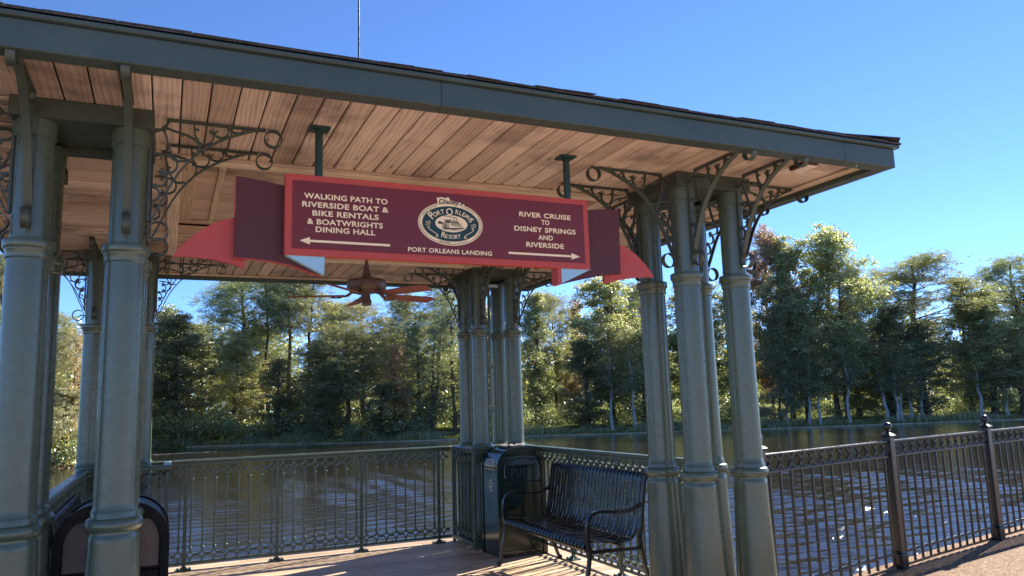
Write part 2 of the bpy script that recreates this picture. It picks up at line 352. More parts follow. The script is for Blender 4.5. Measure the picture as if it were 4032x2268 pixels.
TREES = [
    (-9.4, 56.0, 11.7, 3.6, 'pine', 'g', 'tall bright pine at the far left edge behind the thick near column'),
    (-6.0, 51.0, 7.6, 2.9, 'pine', 'y', 'sunlit yellow green pine between the left pair of near columns'),
    (-4.7, 49.8, 6.6, 1.5, 'sparse', 'o', 'slim orange cypress beside the back left column'),
    (-7.1, 54.2, 6.3, 2.9, 'oak', 'y', 'rounded yellow green tree on the red bank at far left'),
    (-5.1, 49.4, 3.2, 3.1, 'shrubtree', 'p', 'grey green bushy tree overhanging the red clay bank'),
    (-4.1, 69.7, 8.5, 3.9, 'oak', 'd', 'dark broadleaf tree seen just right of the second near column'),
    (0.8, 73.3, 10.4, 7.3, 'oak', 'd', 'wide dense olive oak under the open patch of sky'),
    (-0.5, 84.7, 12.4, 5.0, 'oak', 'g', 'round green tree peeping over the wide olive oak on its left side'),
    (3.4, 85.7, 10.9, 4.8, 'oak', 'l', 'low pale tree filling the dip left of the tall dark pine'),
    (6.5, 75.6, 14.2, 7.5, 'pine', 'g', 'tall dark pine spreading against the sky left of the thin forked pine'),
    (5.5, 70.8, 7.9, 5.2, 'oak', 'y', 'olive yellow broadleaf tree in front of the tall dark pine'),
    (8.6, 72.6, 14.4, 3.1, 'thinpine', 'g', 'thin forked pine with few needles right of the tall dark pine'),
    (8.8, 79.9, 9.7, 4.8, 'pine', 'g', 'bushy green pine low behind the thin forked pine'),
    (10.0, 69.7, 14.2, 3.5, 'thinpine', 'g', 'straight tall pine with bare grey trunk left of the fan blade'),
    (11.7, 71.9, 14.4, 3.9, 'thinpine', 'b', 'bare branched pine behind the long left fan blade'),
    (8.8, 68.2, 6.1, 3.9, 'oak', 'd', 'dark low broadleaf tree between the two straight pine trunks'),
    (11.6, 67.7, 7.6, 4.8, 'oak', 'l', 'pale olive tree just below the left fan blades'),
    (15.2, 77.6, 12.4, 6.0, 'oak', 'y', 'bright yellow green tree directly behind the fan light'),
    (16.1, 68.3, 11.1, 5.3, 'pine', 'l', 'large fluffy light green pine below the fan motor'),
    (13.9, 64.6, 8.2, 5.0, 'pine', 'g', 'deep green pine standing in front of the fluffy light pine'),
    (12.5, 64.9, 5.5, 4.4, 'oak', 'd', 'dark broadleaf tree at the water below the pale olive tree'),
    (21.0, 71.1, 12.1, 5.4, 'pine', 'g', 'broad topped pine right of the fan blades'),
    (22.6, 68.0, 12.7, 3.6, 'thinpine', 'b', 'thin crooked pine left of the back right columns'),
    (17.5, 63.0, 6.8, 3.0, 'oak', 'o', 'orange brown autumn tree in the middle of the wood'),
    (19.9, 63.8, 8.9, 4.2, 'oak', 'l', 'pale grey green tree left of the back right columns'),
    (19.9, 60.4, 7.0, 4.2, 'sparse', 'w', 'white trunked half bare tree leaning at the shore left of the columns'),
    (22.0, 61.0, 10.4, 2.8, 'thinpine', 'b', 'dark straight trunk close against the back right columns'),
    (16.1, 62.2, 3.6, 3.6, 'oak', 'd', 'small dark tree under the orange autumn tree'),
    (26.5, 65.2, 10.6, 6.0, 'oak', 'y', 'golden green tree seen through the back right columns'),
    (31.0, 63.2, 11.8, 4.7, 'oak', 'y', 'pale gold tree immediately right of the back right columns'),
    (33.8, 65.2, 12.0, 3.6, 'pine', 'l', 'rounded green pine behind the pale gold tree'),
    (36.3, 66.3, 11.3, 3.2, 'oak', 'r', 'brown tipped tree in the notch below the sign tail'),
    (36.0, 58.7, 12.6, 6.1, 'maple', 'y', 'tall leafy tree with gold patches right below the red banner end'),
    (32.4, 57.1, 6.8, 4.1, 'oak', 'd', 'dark shore tree left of the leaning white trunk'),
    (40.9, 60.8, 12.5, 4.8, 'pine', 'g', 'dark pine half hidden by the front right columns'),
    (37.4, 55.9, 8.5, 4.9, 'oak', 'y', 'yellow flecked tree left of the front right columns'),
    (43.1, 55.3, 11.5, 5.6, 'maple', 'g', 'tall green tree seen between the front right columns'),
    (48.0, 56.2, 13.5, 4.9, 'oak', 'g', 'dense tree directly behind the front right columns'),
    (49.9, 54.1, 16.8, 3.6, 'maple', 'r', 'tall tree with a red crown touching the right columns'),
    (50.1, 52.0, 15.6, 4.5, 'maple', 'g', 'tall tree right of the red crowned one'),
    (53.9, 50.6, 16.3, 5.6, 'maple', 'y', 'tallest leafy tree left of the gap of open sky'),
    (49.7, 49.9, 9.6, 4.9, 'maple', 'l', 'pale sunlit tree below the tallest leafy tree'),
    (46.8, 50.0, 9.3, 2.7, 'cone', 'd', 'small dark pointed conifer at the foot of the tall maples'),
    (53.6, 49.3, 13.5, 3.9, 'pine', 'g', 'slim dark pine standing at the edge of the open sky gap'),
    (56.6, 50.8, 9.9, 4.8, 'oak', 'd', 'dark low tree filling the foot of the open sky gap'),
    (62.9, 49.3, 14.1, 8.7, 'pine', 'g', 'great round headed pine right of the open sky gap'),
    (57.9, 48.4, 9.2, 5.5, 'oak', 'd', 'dark leafy tree under the round headed pine on its left'),
    (60.4, 47.0, 7.7, 5.8, 'oak', 'd', 'dark leafy tree under the round headed pine on its right'),
    (66.9, 47.4, 12.1, 4.3, 'oak', 'd', 'dark narrow tree right of the round headed pine'),
    (67.7, 45.8, 10.7, 5.9, 'oak', 'y', 'yellow green tree left of the umbrella shaped pine'),
    (74.9, 47.5, 14.2, 6.4, 'pine', 'g', 'umbrella shaped pine near the right edge of the picture'),
    (69.1, 44.2, 7.1, 6.2, 'pine', 'l', 'pale sunlit pine low at the right edge of the picture'),
    (75.4, 45.1, 12.6, 7.0, 'oak', 'y', 'leafy tree cut by the right edge of the picture'),
    (33.8, 55.4, 8.8, 2.6, 'birch', 'w', 'leaning white trunk tree below the red banner end'),
    (35.5, 54.6, 7.7, 2.6, 'birch', 'w', 'white trunk tree just left of the front right columns'),
    (47.0, 49.5, 6.3, 2.5, 'birch', 'w', 'leftmost white trunk right of the front columns'),
    (48.7, 48.8, 5.8, 2.3, 'birch', 'w', 'short grey trunk second from the front columns'),
    (49.6, 48.5, 5.7, 2.5, 'birch', 'w', 'pale trunk third from the front columns'),
    (52.2, 47.8, 7.0, 2.8, 'birch', 'w', 'crooked white trunk under the open sky gap'),
    (55.7, 47.1, 5.7, 2.9, 'birch', 'w', 'leaning white trunk left of the fence post ball'),
    (56.4, 46.6, 5.4, 2.4, 'birch', 'w', 'left of the twin white trunks above the fence post ball'),
    (56.8, 46.5, 5.0, 2.4, 'birch', 'w', 'right of the twin white trunks above the fence post ball'),
    (58.2, 46.8, 5.6, 2.7, 'birch', 'p', 'grey trunk first right of the twin white trunks'),
    (59.3, 46.5, 5.8, 3.0, 'birch', 'p', 'stout grey trunk second right of the twin white trunks'),
    (65.3, 45.5, 6.0, 3.4, 'birch', 'p', 'stout grey trunk left of the second fence post ball'),
    (67.8, 44.7, 4.4, 3.0, 'birch', 'p', 'leaning grey trunk right of the second fence post ball'),
]
# ------------------------------------------------------------ ground, deck, water
WZ = -1.2
SHORE = [(-150,-60),(-110,8),(-62,30),(-30,44),(-9.8,47.9),(-6.2,48.4),(-3.8,47.7),(-3.7,55),(-3.6,62.1),(-0.8,68.9),(6.7,66.4),(13,62),(19.2,58.5),(27.4,57.2),(36,53.2),(44.4,49.7),(54.9,46.3),(68.1,43.6),(79.8,40.5),(110,30),(150,6),(190,-60)]
def shore_fine(step=1.5):
    out = []
    for (x0,y0),(x1,y1) in zip(SHORE, SHORE[1:]):
        n = max(1, int(math.hypot(x1-x0, y1-y0)/step))
        for i in range(n): out.append((x0+(x1-x0)*i/n, y0+(y1-y0)*i/n))
    return out + [SHORE[-1]]
def bank_h(d):
    return float(np.interp(d, [0, .25, 1.5, 4, 15, 60, 400], [-1.3, -1.02, -.9, -.62, -.35, -.15, .4]))
m = MB(); sf = shore_fine(2.); rows = [0, .25, .8, 1.5, 2.6, 4, 7, 11, 18, 30, 60, 130, 420]
rg = random.Random(3); vs = []; fs = []
for i, (x, y) in enumerate(sf):
    L = math.hypot(x, y); jit = rg.uniform(-.15, .25)
    for d in rows:
        dd = d + (jit if 0 < d < 60 else 0); s_ = 1+dd/L
        vs.append((x*s_, y*s_, bank_h(d) + (rg.uniform(-.06, .08) if .5 < d < 30 else 0)))
nr = len(rows)
for i in range(len(sf)-1):
    for k in range(nr-1): fs.append((i*nr+k, (i+1)*nr+k, (i+1)*nr+k+1, i*nr+k+1))
m.add(vs, fs); m.build('far_bank', M['bank'], smooth=True, kind='structure')
# river surface: real swell near the pavilion in a polar grid, a flat sheet round it
rs = np.random.RandomState(12)
A_ = np.radians(np.arange(16, 112, .09)); D_ = 5.*1.0062**np.arange(0, 450); D_ = D_[D_ < 78]
AA, DD = np.meshgrid(A_, D_, indexing='ij'); XX = DD*np.cos(AA); YY = DD*np.sin(AA); ZZ = np.zeros_like(XX)
wind = R_(78)
for k in range(90):
    lam = .11*(.72/.11)**rs.rand(); th = wind+rs.normal()*.33; kx, ky = math.cos(th)*2*math.pi/lam, math.sin(th)*2*math.pi/lam
    am = .0066*lam*rs.uniform(.5,1.3)*1.8
    fade = np.clip(1.3-DD*.0062/lam*2.2, 0, 1)
    ph = rs.uniform(0, 6.28)+.8*np.sin(XX*.31*rs.uniform(.6,1.4)+rs.uniform(0,6))+.8*np.sin(YY*.27*rs.uniform(.6,1.4)+rs.uniform(0,6))
    ZZ += am*fade*np.sin(XX*kx+YY*ky+ph)
patch = .72+.50*np.sin(XX*.19+1.2*np.sin(YY*.11))*np.sin(YY*.23+.9*np.sin(XX*.13))
ZZ *= np.clip(patch, .3, 1.3)*np.clip(1.15-DD/75, .28, 1)
V_ = np.stack([XX, YY, ZZ+WZ], -1).reshape(-1, 3); na, nd = XX.shape
ii = (np.arange(na-1)[:,None]*nd+np.arange(nd-1)[None,:]).reshape(-1)
F_ = np.stack([ii, ii+nd, ii+nd+1, ii+1], 1)[:, ::-1]
me = bpy.data.meshes.new('river'); me.vertices.add(len(V_)); me.loops.add(len(F_)*4); me.polygons.add(len(F_))
me.vertices.foreach_set('co', V_.reshape(-1).astype(np.float32)); me.loops.foreach_set('vertex_index', F_.reshape(-1).astype(np.int32))
me.polygons.foreach_set('loop_start', np.arange(0, len(F_)*4, 4, dtype=np.int32)); me.polygons.foreach_set('loop_total', np.full(len(F_), 4, dtype=np.int32))
me.polygons.foreach_set('use_smooth', [True]*len(F_)); me.update(calc_edges=True); me.materials.append(M['water']); put('river', me, kind='structure')
m = MB(); m.face([(-400,-300,WZ-.12),(400,-300,WZ-.12),(400,400,WZ-.12),(-400,400,WZ-.12)]); m.build('outer_water', M['water'], kind='structure')
m = MB(); e0 = [p for p in sf if -4 < p[0] < 130 and p[1] > 20]
for (x0,y0),(x1,y1) in zip(e0, e0[1:]):
    if rg.random() < .12: continue
    L0 = math.hypot(x0,y0); L1 = math.hypot(x1,y1); a_, b_ = 1-.02/L0, 1+.14/L0; z1 = WZ+rg.uniform(.03,.07)
    m.add([(x0*a_,y0*a_,WZ-.2),(x1*a_,y1*a_,WZ-.2),(x1*b_,y1*b_,WZ-.2),(x0*b_,y0*b_,WZ-.2),(x0*a_,y0*a_,z1),(x1*a_,y1*a_,z1),(x1*b_,y1*b_,z1),(x0*b_,y0*b_,z1)],
          [(0,3,2,1),(4,5,6,7),(0,1,5,4),(1,2,6,5),(2,3,7,6),(3,0,4,7)])
m.build('shore_edging', M['edging'], kind='structure')

# path of exposed aggregate on this side of the water
edge = [(3.97, 4.47), (4.6, 4.69), (5.5, 4.96), (6.76, 5.27), (8.6, 5.66), (12., 6.2), (20., 6.6), (40., 5.)]
m = MB(); m.prism_xy([(-45,-60),(45,-60),(45,1.2),(-45,1.2)], -.44, 0.); m.build('bounce_paving', M['bounce_paving'], kind='structure')  # unseen pale slab added behind the camera to bounce light onto the ceiling
m = MB(); pts = [(-30, 2.4), (-.93, 3.2), (3.97, 3.2)] + edge + [(45, 1.0), (-45, 1.0)]
m.prism_xy([p for p in reversed(pts)][::-1], -.45, -.004); m.build('path', M['path'], kind='structure')
m = MB()
for (x0,y0),(x1,y1) in zip(edge, edge[1:]):
    dx, dy = x1-x0, y1-y0; L = math.hypot(dx,dy); nx, ny = -dy/L, dx/L
    q = [(x0,y0),(x1,y1),(x1+nx*.10,y1+ny*.10),(x0+nx*.10,y0+ny*.10)]
    m.prism_xy(q, -.45, .018)
m.build('path_kerb', M['path'], kind='structure')
# deck boards run along X
rg = random.Random(11); m = MB(); y = 3.2; DX0, DX1 = -.93, 3.96
while y < 8.78:
    wd = .138; x = DX0; cuts = [DX0] + sorted(rg.uniform(DX0+.8, DX1-.6) for _ in range(1)) + [DX1]
    for a_, b_ in zip(cuts, cuts[1:]):
        m.plank([(a_+.002,y),(b_-.002,y),(b_-.002,y+wd),(a_+.002,y+wd)], -.036+rg.uniform(-.0015,.0015), rg.uniform(-.0012,.0012), 0, rg)
    y += wd+.006
deck = m.build('deck', M['deck'], kind='structure')
m = MB()
for yy in np.arange(3.3, 8.7, .6): m.box(DX0+.02, DX1-.02, yy, yy+.05, -.24, -.037)
for a_ in (DX0+.02, DX1-.07): m.box(a_, a_+.05, 3.22, 8.76, -.26, -.038)
m.box(DX0+.02, DX1-.02, 8.72, 8.77, -.261, -.039)
for xx in (-.7, 1.5, 3.7):
    for yy in (5., 8.4): m.lathe([(.13, -2.5), (.13, -.26)], 14, (xx, yy, 0))
m.build('deck_framing', M['ceil_trim'], kind='structure')

# ------------------------------------------------------------ pavilion
CX, CY = 1.517, 6.378; HC = 1.9275; SP = .209; ZC = 3.07
pav = thing('pavilion', 'green iron pavilion with clustered columns, curled brackets and a boarded ceiling over the dock', 'pavilion', (CX, CY, 0))
# --- bracket mesh (local: u = outward from column axis, z up from ceiling)
def bracket_mesh():
    m = MB(); O = (0,1,0)
    def band(P, wd, th, k=5):
        m.tube([(x, 0, z) for x, z in [(q.x, q.y) for q in crom([(a_, b_, 0) for a_, b_ in P], k)]], 0, flat=(wd, th, O))
    def ring(cx, cz, r, wd=.036, th=.006, n=24):
        pts = [(cx+r*math.cos(2*math.pi*i/n), 0, cz+r*math.sin(2*math.pi*i/n)) for i in range(n+1)]
        m.tube(pts, 0, flat=(wd, th, O), caps=False)
    T = lambda x, z: (x, z-3.07)
    A = [(.656,3.066),(.60,3.055),(.552,3.038),(.461,2.997),(.394,2.956),(.332,2.909),(.282,2.855),(.233,2.788),(.195,2.72),(.163,2.649),(.131,2.574),(.104,2.514)]
    band([T(*p) for p in A], .036, .007, 4)
    m.box(.166, .66, -.014, .014, -.012, -.001); m.box(.086, .098, -.014, .014, -.56, -.095)
    ring(.700, -.052, .046); ring(.14, 2.432-3.07+.032, .048)
    half = [[(.166,3.062),(.160,3.023),(.126,3.0),(.098,2.985)],
            [(.16,3.02),(.20,3.006),(.237,2.998),(.275,2.985),(.312,2.966)],
            [(.296,3.062),(.297,3.03),(.301,3.0),(.312,2.966),(.326,2.939),(.318,2.905)],
            [(.312,2.966),(.33,2.953),(.352,2.95),(.378,2.96),(.392,2.985),(.392,3.008),(.371,3.026)],
            [(.391,3.038),(.394,3.015),(.408,3.001),(.43,2.995),(.452,3.003),(.466,3.022),(.47,3.062)],
            [(.476,3.055),(.488,3.037),(.509,3.031),(.535,3.036),(.552,3.062)],
            [(.297,3.028),(.322,3.026)], [(.237,2.998),(.241,2.980)], [(.395,3.01),(.412,3.032)]]
    for P in half:
        q = [T(*p) for p in P]
        band(q, .017, .009, 3); band([(.1-z_, -(x-.1)) for x, z_ in q], .017, .009, 3)
    for x, z in ((.312,2.966),(.47,3.055),(.16,3.02)):
        for X_, Z_ in ((x, z-3.07), (.1-(z-3.07), -(x-.1))): m.cbox(X_-.011, X_+.011, -.012, .012, Z_-.011, Z_+.011, .003)
    return m
bm_ = bracket_mesh()
def col_profile(front):
    low = [(.150,0),(.150,.05),(.142,.06),(.134,.25),(.124,.55),(.115,.8),(.1105,.955),(.1105,.975),(.104,.985),(.104,.992)] if front else [(.112,0),(.112,.98),(.104,.99)]
    return low + [(.104,1.0),(.104,1.085),(.102,1.09),(.0965,1.10),(.0955,1.13),(.0935,1.6),(.0915,2.28),(.0915,2.315),(.083,2.32),(.082,2.88),(.082,2.885),(.089,2.887),(.090,2.96),(.090,2.975)]
col_me = {}
proto = {}
def make_column(front, x, y):
    m = MB(); m.lathe(col_profile(front), 40); c = m.build('column', M['green'], pav, (x, y, 0), smooth=True, sharp=40)
    m = MB(); m.lathe([(.0925,2.285),(.0985,2.29),(.0985,2.322),(.1015,2.326),(.1015,2.333),(.108,2.337),(.111,2.342),(.111,2.372),(.108,2.377),(.083,2.379)], 40, caps=False)
    m.build('collar', M['green'], c, smooth=True, sharp=40)
    m = MB()
    if front:
        prof = [(.103,.985)] + [(.104+.0225*math.sin(math.pi*i/10), 1.03-.031*math.cos(math.pi*i/10)) for i in range(11)] + [(.1035,1.066),(.1035,1.085),(.098,1.092),(.095,1.093)]
    else: prof = [(.112,1.071),(.112,1.082),(.104,1.088),(.097,1.09)]
    m.lathe(prof, 40, caps=False); m.build('ring_moulding', M['green'], c, smooth=True, sharp=40)
    return c
br_me = bm_.build('bracket', M['green_dark'], smooth=True, sharp=30); br_data = br_me.data; bpy.data.objects.remove(br_me)
for sx, sy in ((-1,-1),(1,-1),(-1,1),(1,1)):
    front = sy < 0; cx, cy = sx*HC, sy*HC
    for i in (-1, 1):
        for j in (-1, 1):
            x, y = cx+i*SP, cy+j*SP
            if front not in proto: proto[front] = make_column(front, x, y); c = proto[front]
            else:
                c = proto[front].copy(); C.objects.link(c); c.parent = pav; c.location = (x, y, 0)
                for ch in [q for q in bpy.data.objects if q.parent == proto[front] and q.name.split('.')[0] != 'bracket']:
                    d = ch.copy(); C.objects.link(d); d.parent = c
            put('bracket', br_data, c, (0,0,ZC), 0 if i > 0 else math.pi)
            put('bracket', br_data, c, (0,0,ZC), math.pi/2 if j > 0 else -math.pi/2)
    m = MB(); h = .315; b_ = .10
    m.cbox(-h, h, -h, -h+b_, 2.972, ZC-.001, .006); m.cbox(-h, h, h-b_, h, 2.972, ZC-.001, .006)
    m.cbox(-h, -h+b_, -h+b_, h-b_, 2.972, ZC-.001, .006); m.cbox(h-b_, h, -h+b_, h-b_, 2.972, ZC-.001, .006)
    m.box(-h+b_-.002, h-b_+.002, -h+b_-.002, h-b_+.002, 3.0, 3.03)
    m.build('capital_plate', M['green_dark'], pav, (cx, cy, 0))
# --- ceiling boards: four mitred bands round a raised panel
rg = random.Random(5)
HO, HI = 2.80, 1.55
def band_boards(m, rot):
    bw = .131; x = -HO
    ca, sa = round(math.cos(rot)), round(math.sin(rot))
    def tr(p): return (p[0]*ca-p[1]*sa, p[0]*sa+p[1]*ca)
    while x < HO-1e-6:
        a_, b_ = x+.0035, min(x+bw, HO)-.0035
        ya = -max(HI, abs(a_)); yb = -max(HI, abs(b_))
        if abs(x+bw/2) > HI: pts = [(a_,-HO),(b_,-HO),(b_,min(yb+.0,-.001)),(a_,ya)]
        else: pts = [(a_,-HO),(b_,-HO),(b_,yb),(a_,ya)]
        if min(-HO-ya, -HO-yb) < -.004:
            pts = [tr(p) for p in pts]
            m.plank(pts, ZC+rg.uniform(0,.0015), ZC+.018, 1 if sa == 0 else 0, rg)
        x += bw
m = MB()
for k in range(4): band_boards(m, k*math.pi/2)
# raised panel boards
y = -HI-.02
while y < HI:
    m.plank([(-HI-.02,y+.002),(HI+.02,y+.002),(HI+.02,y+.136),(-HI-.02,y+.136)], 3.36+rg.uniform(0,.002), 3.38, 0, rg); y += .138
ceil = m.build('ceiling', M['ceil'], pav)
m = MB(); wdt = .085                                    # flat trim round the opening, walls of the raised panel, battens
def uvbox(m, x0,x1,y0,y1,z0,z1,axis): m.plank([(x0,y0),(x1,y0),(x1,y1),(x0,y1)], z0, z1, axis, rg)
for s_ in (-1, 1):
    y0, y1 = sorted((s_*HI, s_*(HI-wdt))); uvbox(m, -HI, HI, y0, y1, 3.035, 3.072, 0)
    y0, y1 = sorted((s_*(HI-wdt), s_*(HI-wdt-.035))); uvbox(m, -HI+wdt, HI-wdt, y0, y1, 3.050, 3.085, 0)
    x0, x1 = sorted((s_*HI, s_*(HI-wdt))); uvbox(m, x0, x1, -HI+wdt+.001, HI-wdt-.001, 3.035, 3.072, 1)
    x0, x1 = sorted((s_*(HI-.20), s_*(HI-.09))); uvbox(m, x0, x1, -HI+.21, HI-.21, 3.340, 3.3585, 1)
    y0, y1 = sorted((s_*(HI-.20), s_*(HI-.09))); uvbox(m, -HI+.09, HI-.09, y0, y1, 3.340, 3.3585, 0)
    # recess walls of stacked boards
    z = 3.085
    while z < 3.34:
        y0, y1 = sorted((s_*(HI-.004), s_*(HI-.024))); uvbox(m, -HI+.03, HI-.03, y0, y1, z, z+.082, 0)
        x0, x1 = sorted((s_*(HI-.004), s_*(HI-.024))); uvbox(m, x0, x1, -HI+.03, HI-.03, z, z+.082, 1); z += .086
    # strip beside the fascia
    y0, y1 = sorted((s_*2.802, s_*2.72)); uvbox(m, -2.80, 2.80, y0, y1, 3.052, 3.0685, 0)
    x0, x1 = sorted((s_*2.802, s_*2.72)); uvbox(m, x0, x1, -2.715, 2.715, 3.052, 3.0685, 1)
for xb in (-1.2, -.55, .25, 1.0): uvbox(m, xb, xb+.05, -HI+.21, HI-.21, 3.346, 3.3582, 1)
m.build('ceiling_trim', M['ceil_trim'], pav)
m = MB(); m.box(-HO, HO, -HO, -HI, 3.10, 3.11); m.box(-HO, HO, HI, HO, 3.10, 3.11); m.box(-HO, -HI, -HI, HI, 3.10, 3.11); m.box(HI, HO, -HI, HI, 3.10, 3.11)
m.box(-HI-.05, HI+.05, -HI-.05, HI+.05, 3.40, 3.41)
for s_ in (-1,1):
    m.box(-HI-.03, HI+.03, *sorted((s_*HI, s_*(HI+.03))), 3.075, 3.40); m.box(*sorted((s_*HI, s_*(HI+.03))), -HI, HI, 3.075, 3.40)
m.build('ceiling_backing', plain('dark_gap', (.02, .014, .01), .9), pav)
# --- fascia, eaves, roof
EO = 2.905
m = MB()
def ringbox(m, o, i, z0, z1, c=.004):
    m.cbox(-o, o, -o, -i, z0, z1, c); m.cbox(-o, o, i, o, z0, z1, c); m.cbox(-o, -i, -i, i, z0, z1, c); m.cbox(i, o, -i, i, z0, z1, c)
xs_ = [-EO, -.30, 2.447, EO]
for a_, b_ in zip(xs_, xs_[1:]): m.cbox(a_+(.0006 if a_ > -EO else 0), b_-(.0006 if b_ < EO else 0), -EO, -EO+.105, 3.02+rg.uniform(-.001,.001), 3.148, .004)
o_, i_ = EO, EO-.105; m.cbox(-o_, o_, i_, o_, 3.02, 3.148, .004); m.cbox(-o_, -i_, -i_, i_, 3.02, 3.148, .004); m.cbox(i_, o_, -i_, i_, 3.02, 3.148, .004)
m.build('fascia', M['fascia'], pav)
m = MB(); ringbox(m, EO+.028, EO-.08, 3.149, 3.172, .006); m.build('drip_edge', M['fascia'], pav)
m = MB(); AZ = 4.15; z0 = 3.173; eo = EO+.035
for k in range(4):
    ca, sa = (1,0,-1,0)[k], (0,1,0,-1)[k]; tr = lambda p: (p[0]*ca-p[1]*sa, p[0]*sa+p[1]*ca, p[2])
    m.face([tr(p) for p in ((-eo,-eo,z0+.012),(eo,-eo,z0+.012),(0,0,AZ))])
    m.face([tr(p) for p in ((-eo,-eo,z0),(eo,-eo,z0),(eo,-eo,z0+.012),(-eo,-eo,z0+.012))])
# individual shingle tabs in courses, slightly lifted and ragged
sl = (AZ-z0)/eo
for k in range(4):
    ca, sa = (1,0,-1,0)[k], (0,1,0,-1)[k]; tr = lambda p: (p[0]*ca-p[1]*sa, p[0]*sa+p[1]*ca, p[2])
    for row in range(20):
        yb = eo-row*.14+.012; x = -yb+rg.uniform(0,.2)
        while x < yb-.17:
            wd = rg.uniform(.10,.30); lift = rg.uniform(.0,.003) + (rg.random() < .06)*.003; ln = .16; x1 = min(x+wd-.006, yb-.15); x = max(x, -yb+.15)
            ov = rg.uniform(-.008,.008)
            ya, yb2 = -(yb+ov), -(yb-ln); za = z0+.014+(eo-yb)*sl+lift; zb = z0+.016+(eo-yb+ln)*sl
            P = [(x,ya,za),(x1,ya,za+rg.uniform(-.003,.003)),(x1,yb2,zb),(x,yb2,zb)]
            m.add([tr(p) for p in P]+[tr((p[0],p[1],p[2]-.005)) for p in P], [(0,1,2,3),(7,6,5,4),(0,4,5,1),(1,5,6,2),(2,6,7,3),(3,7,4,0)])
            x += wd
for sx in (-1, 1):
    for sy in (-1, 1):
        m.tube([(sx*(eo-.01), sy*(eo-.01), z0+.019), (sx*.05, sy*.05, AZ+.03)], 0, flat=(.20, .006, (sx*.7071, -sy*.7071, 0)))
m.build('shingle_roof', M['shingle'], pav)
m = MB(); m.lathe([(.05,4.1),(.045,4.2),(.009,4.24),(.006,5.9),(.002,6.3)], 12, (-.05,0,0)); m.build('lightning_rod', M['fence'], pav, smooth=True)
# conduit on the back right cluster
m = MB(); px, py = HC-.02, HC-.06
m.lathe([(.016,1.1),(.016,2.95)], 12, (px,py,0))
for zz in (1.45, 1.95): m.cbox(px-.035, px+.035, py-.03, py+.03, zz, zz+.055)
m.build('conduit', M['green'], pav, smooth=True)
m = MB(); m.cbox(px-.10, px+.06, py-.16, py-.14, 2.86, 2.90); m.build('cross_strap', M['steel'], pav)

# ------------------------------------------------------------ ceiling light, fan
lt = thing('ceiling_light', 'small rectangular light fixture on the ceiling boards near the right front corner', 'light', (3.87, 3.735, ZC-.001))
m = MB(); m.cbox(-.05,.05,-.085,.085,-.026,0,.004); m.build('housing', M['blood'], lt)
m = MB(); m.cbox(-.042,.042,-.077,.077,-.040,-.026,.006); m.build('lens', M['lens'], lt)
fan = thing('ceiling_fan', 'brown five bladed ceiling fan hanging under the middle of the pavilion', 'fan', (1.532, 6.38, 0))
m = MB(); m.lathe([(.014,2.7),(.014,3.33)], 14); m.lathe([(.07,3.345),(.06,3.31),(.015,3.28)][::-1], 20); m.build('downrod', M['fan_body'], fan, smooth=True)
m = MB(); m.lathe([(.045,2.50),(.10,2.502),(.12,2.512),(.155,2.52),(.165,2.535),(.168,2.58),(.163,2.60),(.14,2.612),(.06,2.618),(.04,2.635),(.026,2.69),(.018,2.75),(.0,2.75)], 36)
for i in range(20):
    q = 2*math.pi*i/20; m.cbox(.135*math.cos(q)-.006,.135*math.cos(q)+.006,.135*math.sin(q)-.006,.135*math.sin(q)+.006,2.508,2.517,.002)
m.build('motor_housing', M['fan_body'], fan, smooth=True, sharp=50)
m = MB(); m.lathe([(.036,2.392),(.042,2.396),(.042,2.43),(.032,2.45),(.032,2.502)], 24); m.build('switch_housing', M['fan_body'], fan, smooth=True, sharp=40)
bl = None
for k in range(5):
    ang = R_(160+72*k)
    if bl is None:
        m = MB(); P = [(.19,-.045),(.21,-.056),(.45,-.068),(.62,-.070),(.665,-.045),(.665,.02),(.655,.066),(.45,.066),(.21,.054),(.19,.045)]
        th = .006
        for sgn in (0,):
            n = len(P); tw = R_(-13)
            V = [(x, y*math.cos(tw), y*math.sin(tw)+z_) for z_ in (0, th) for x, y in P]
            m.face([V[i] for i in reversed(range(n))], [(P[i][0], P[i][1]) for i in reversed(range(n))], .5)
            m.face([V[i+n] for i in range(n)], [(P[i][0], P[i][1]) for i in range(n)], .5)
            for i in range(n): j = (i+1)%n; m.face([V[i],V[j],V[j+n],V[i+n]], [(P[i][0],P[i][1])]*4, .5)
        bl = m.build('blade', M['fan_blade'], fan, (0,0,2.475), rot=ang)
        m = MB()
        m.tube([(.10,0,.03),(.14,0,.022),(.19,0,-.006)], 0, flat=(.035,.008,(0,1,0)))
        for s_ in (-1,1):
            m.tube(crom([(.13,0,.018),(.17,s_*.03,.0),(.22,s_*.045,-.010-s_*.012),(.27,s_*.02,-.012),(.30,0,-.010)],4), .006, 6)
        m.build('blade_iron', M['fan_body'], bl, smooth=True)
    else:
        b2 = bl.copy(); C.objects.link(b2); b2.parent = fan; b2.rotation_euler = (0,0,ang)
        for ch in [q for q in bpy.data.objects if q.parent == bl]: d = ch.copy(); C.objects.link(d); d.parent = b2

